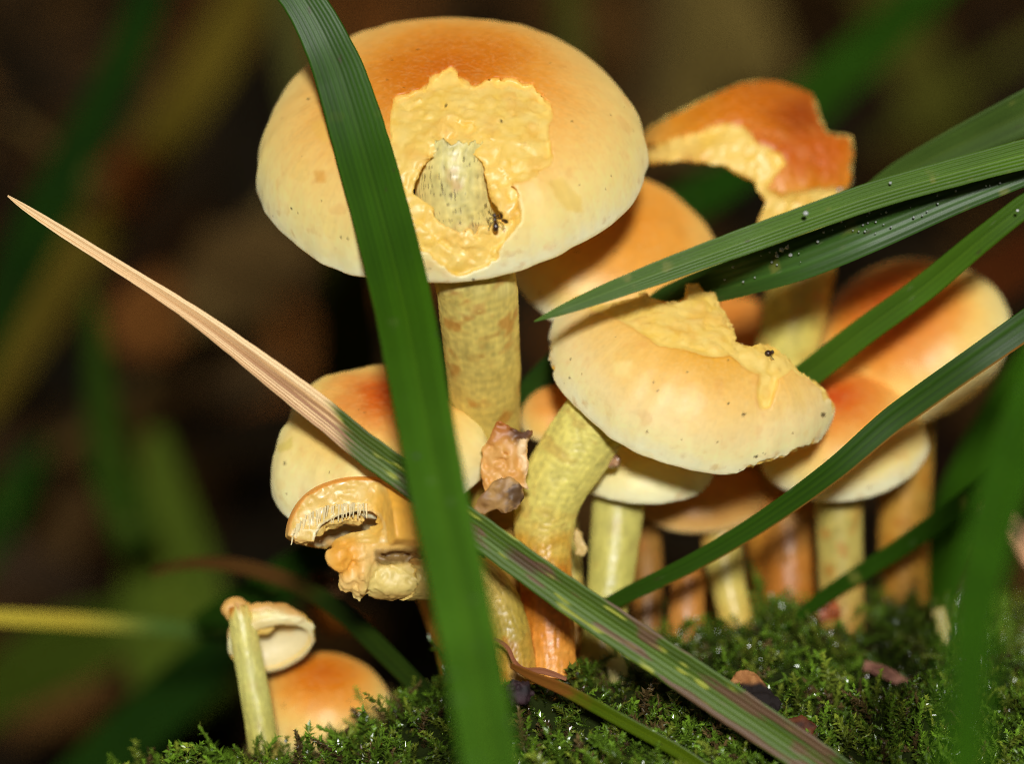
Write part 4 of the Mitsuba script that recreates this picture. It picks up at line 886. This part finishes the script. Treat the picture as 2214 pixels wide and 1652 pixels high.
insect('ant', 'tiny dark brown ant at the edge of the hole in the largest cap',
       [(1072, 490, -8.0, 6.5, 11), (1070, 475, -7.9, 4.5, 6), (1069, 465, -7.7, 4.5, 4.5)],
       [((1072, 475, -7.9), (1060, 470, -8.2), (1054, 480, -7.5)), ((1072, 475, -7.9), (1083, 470, -8.2), (1090, 480, -7.5)), ((1070, 472, -7.9), (1061, 462, -8.2), (1055, 456, -7.5)), ((1070, 472, -7.9), (1080, 462, -8.2), (1087, 458, -7.5)),
        ((1073, 478, -7.9), (1061, 482, -8.2), (1056, 498, -7.5)), ((1073, 478, -7.9), (1084, 482, -8.2), (1092, 496, -7.5))])
insect('beetle', 'tiny round black beetle on the gnawed edge of the front cap', [(1661, 764, 3.0, 8, 7), (1670, 761, 3.0, 4, 4)], [((1655, 768, 3), (1650, 774, 2.6), (1647, 776, 3.4)), ((1666, 768, 3), (1670, 775, 2.6), (1673, 777, 3.4))])
rngd = np.random.RandomState(9)
dew_v, dew_f = [], []
for q in range(46):
    t = rngd.uniform(0, 1); x = 1560 + 640 * t; y = 603 - 245 * t + rngd.uniform(-26, 34); r = rngd.uniform(1.2, 2.8) * K
    s_ = trimesh.creation.icosphere(subdivisions=2)
    dew_f.append(s_.faces[:, ::-1] + 162 * q); dew_v.append(s_.vertices * r + P(x, y, 1.0 if x > 1760 else 1.0 + (1760 - x) * 0.03))
put('grass_blade_003__dew', np.vstack(dew_v), np.vstack(dew_f), 'water_mat')
labels['grass_blade_003__dew'] = {'label': 'fine dew specks along the wet blade', 'kind': 'stuff'}
k = thing('bark_chip', 'dark purplish lump sunk in the moss right of the tall blade', 'bark')
chip(k, [(1096, 1490), (1112, 1476), (1140, 1480), (1150, 1500), (1136, 1522), (1108, 1524)], lambda X, Y: -6 + 0.0 * X, 1.2, col_noise(srgb(60, 34, 40), srgb(24, 14, 18), 0.9, 15), h=0.2, seed=315, rough=0.75, amp=0.5)
DROPS = [(1742, 461, -8.2, 5, 'bright water drop on the upper edge of the sharp ribbed blade'), (1815, 411, 26, 5, 'round water drop hanging at the lower right of the gnawed upper right cap'),
         (1690, 540, 3.4, 5, 'largest of four clustered water drops on the darker wet blade'), (1702, 535, 3.2, 4, 'topmost of the four clustered water drops on the darker wet blade'),
         (1709, 551, 3.0, 4, 'rightmost of the four clustered water drops on the darker wet blade'), (1680, 553, 3.6, 4, 'leftmost of the four clustered water drops on the darker wet blade'),
         (1768, 522, 1.6, 3, 'single small water drop right of the cluster on the darker wet blade'), (1925, 395, -5.5, 2.8, 'faint water drop high on the sharp ribbed blade near the right'),
         (1650, 500, 29, 3, 'tiny water drop on the hanging lower left bit of the gnawed upper right cap'), (2200, 455, 4, 3.4, 'water drop at the right end of the blade that crosses the gnawed cap stem')]
for (x, y, d, r, lab) in DROPS:
    s = trimesh.creation.icosphere(subdivisions=3)
    v = s.vertices * [r * K * 1.15, r * K * 1.0, r * K * 0.9] + P(x, y, d)
    put(thing('water_drop', lab, 'water drop', 'water drops on the blades'), v, s.faces[:, ::-1], 'drop_mat')
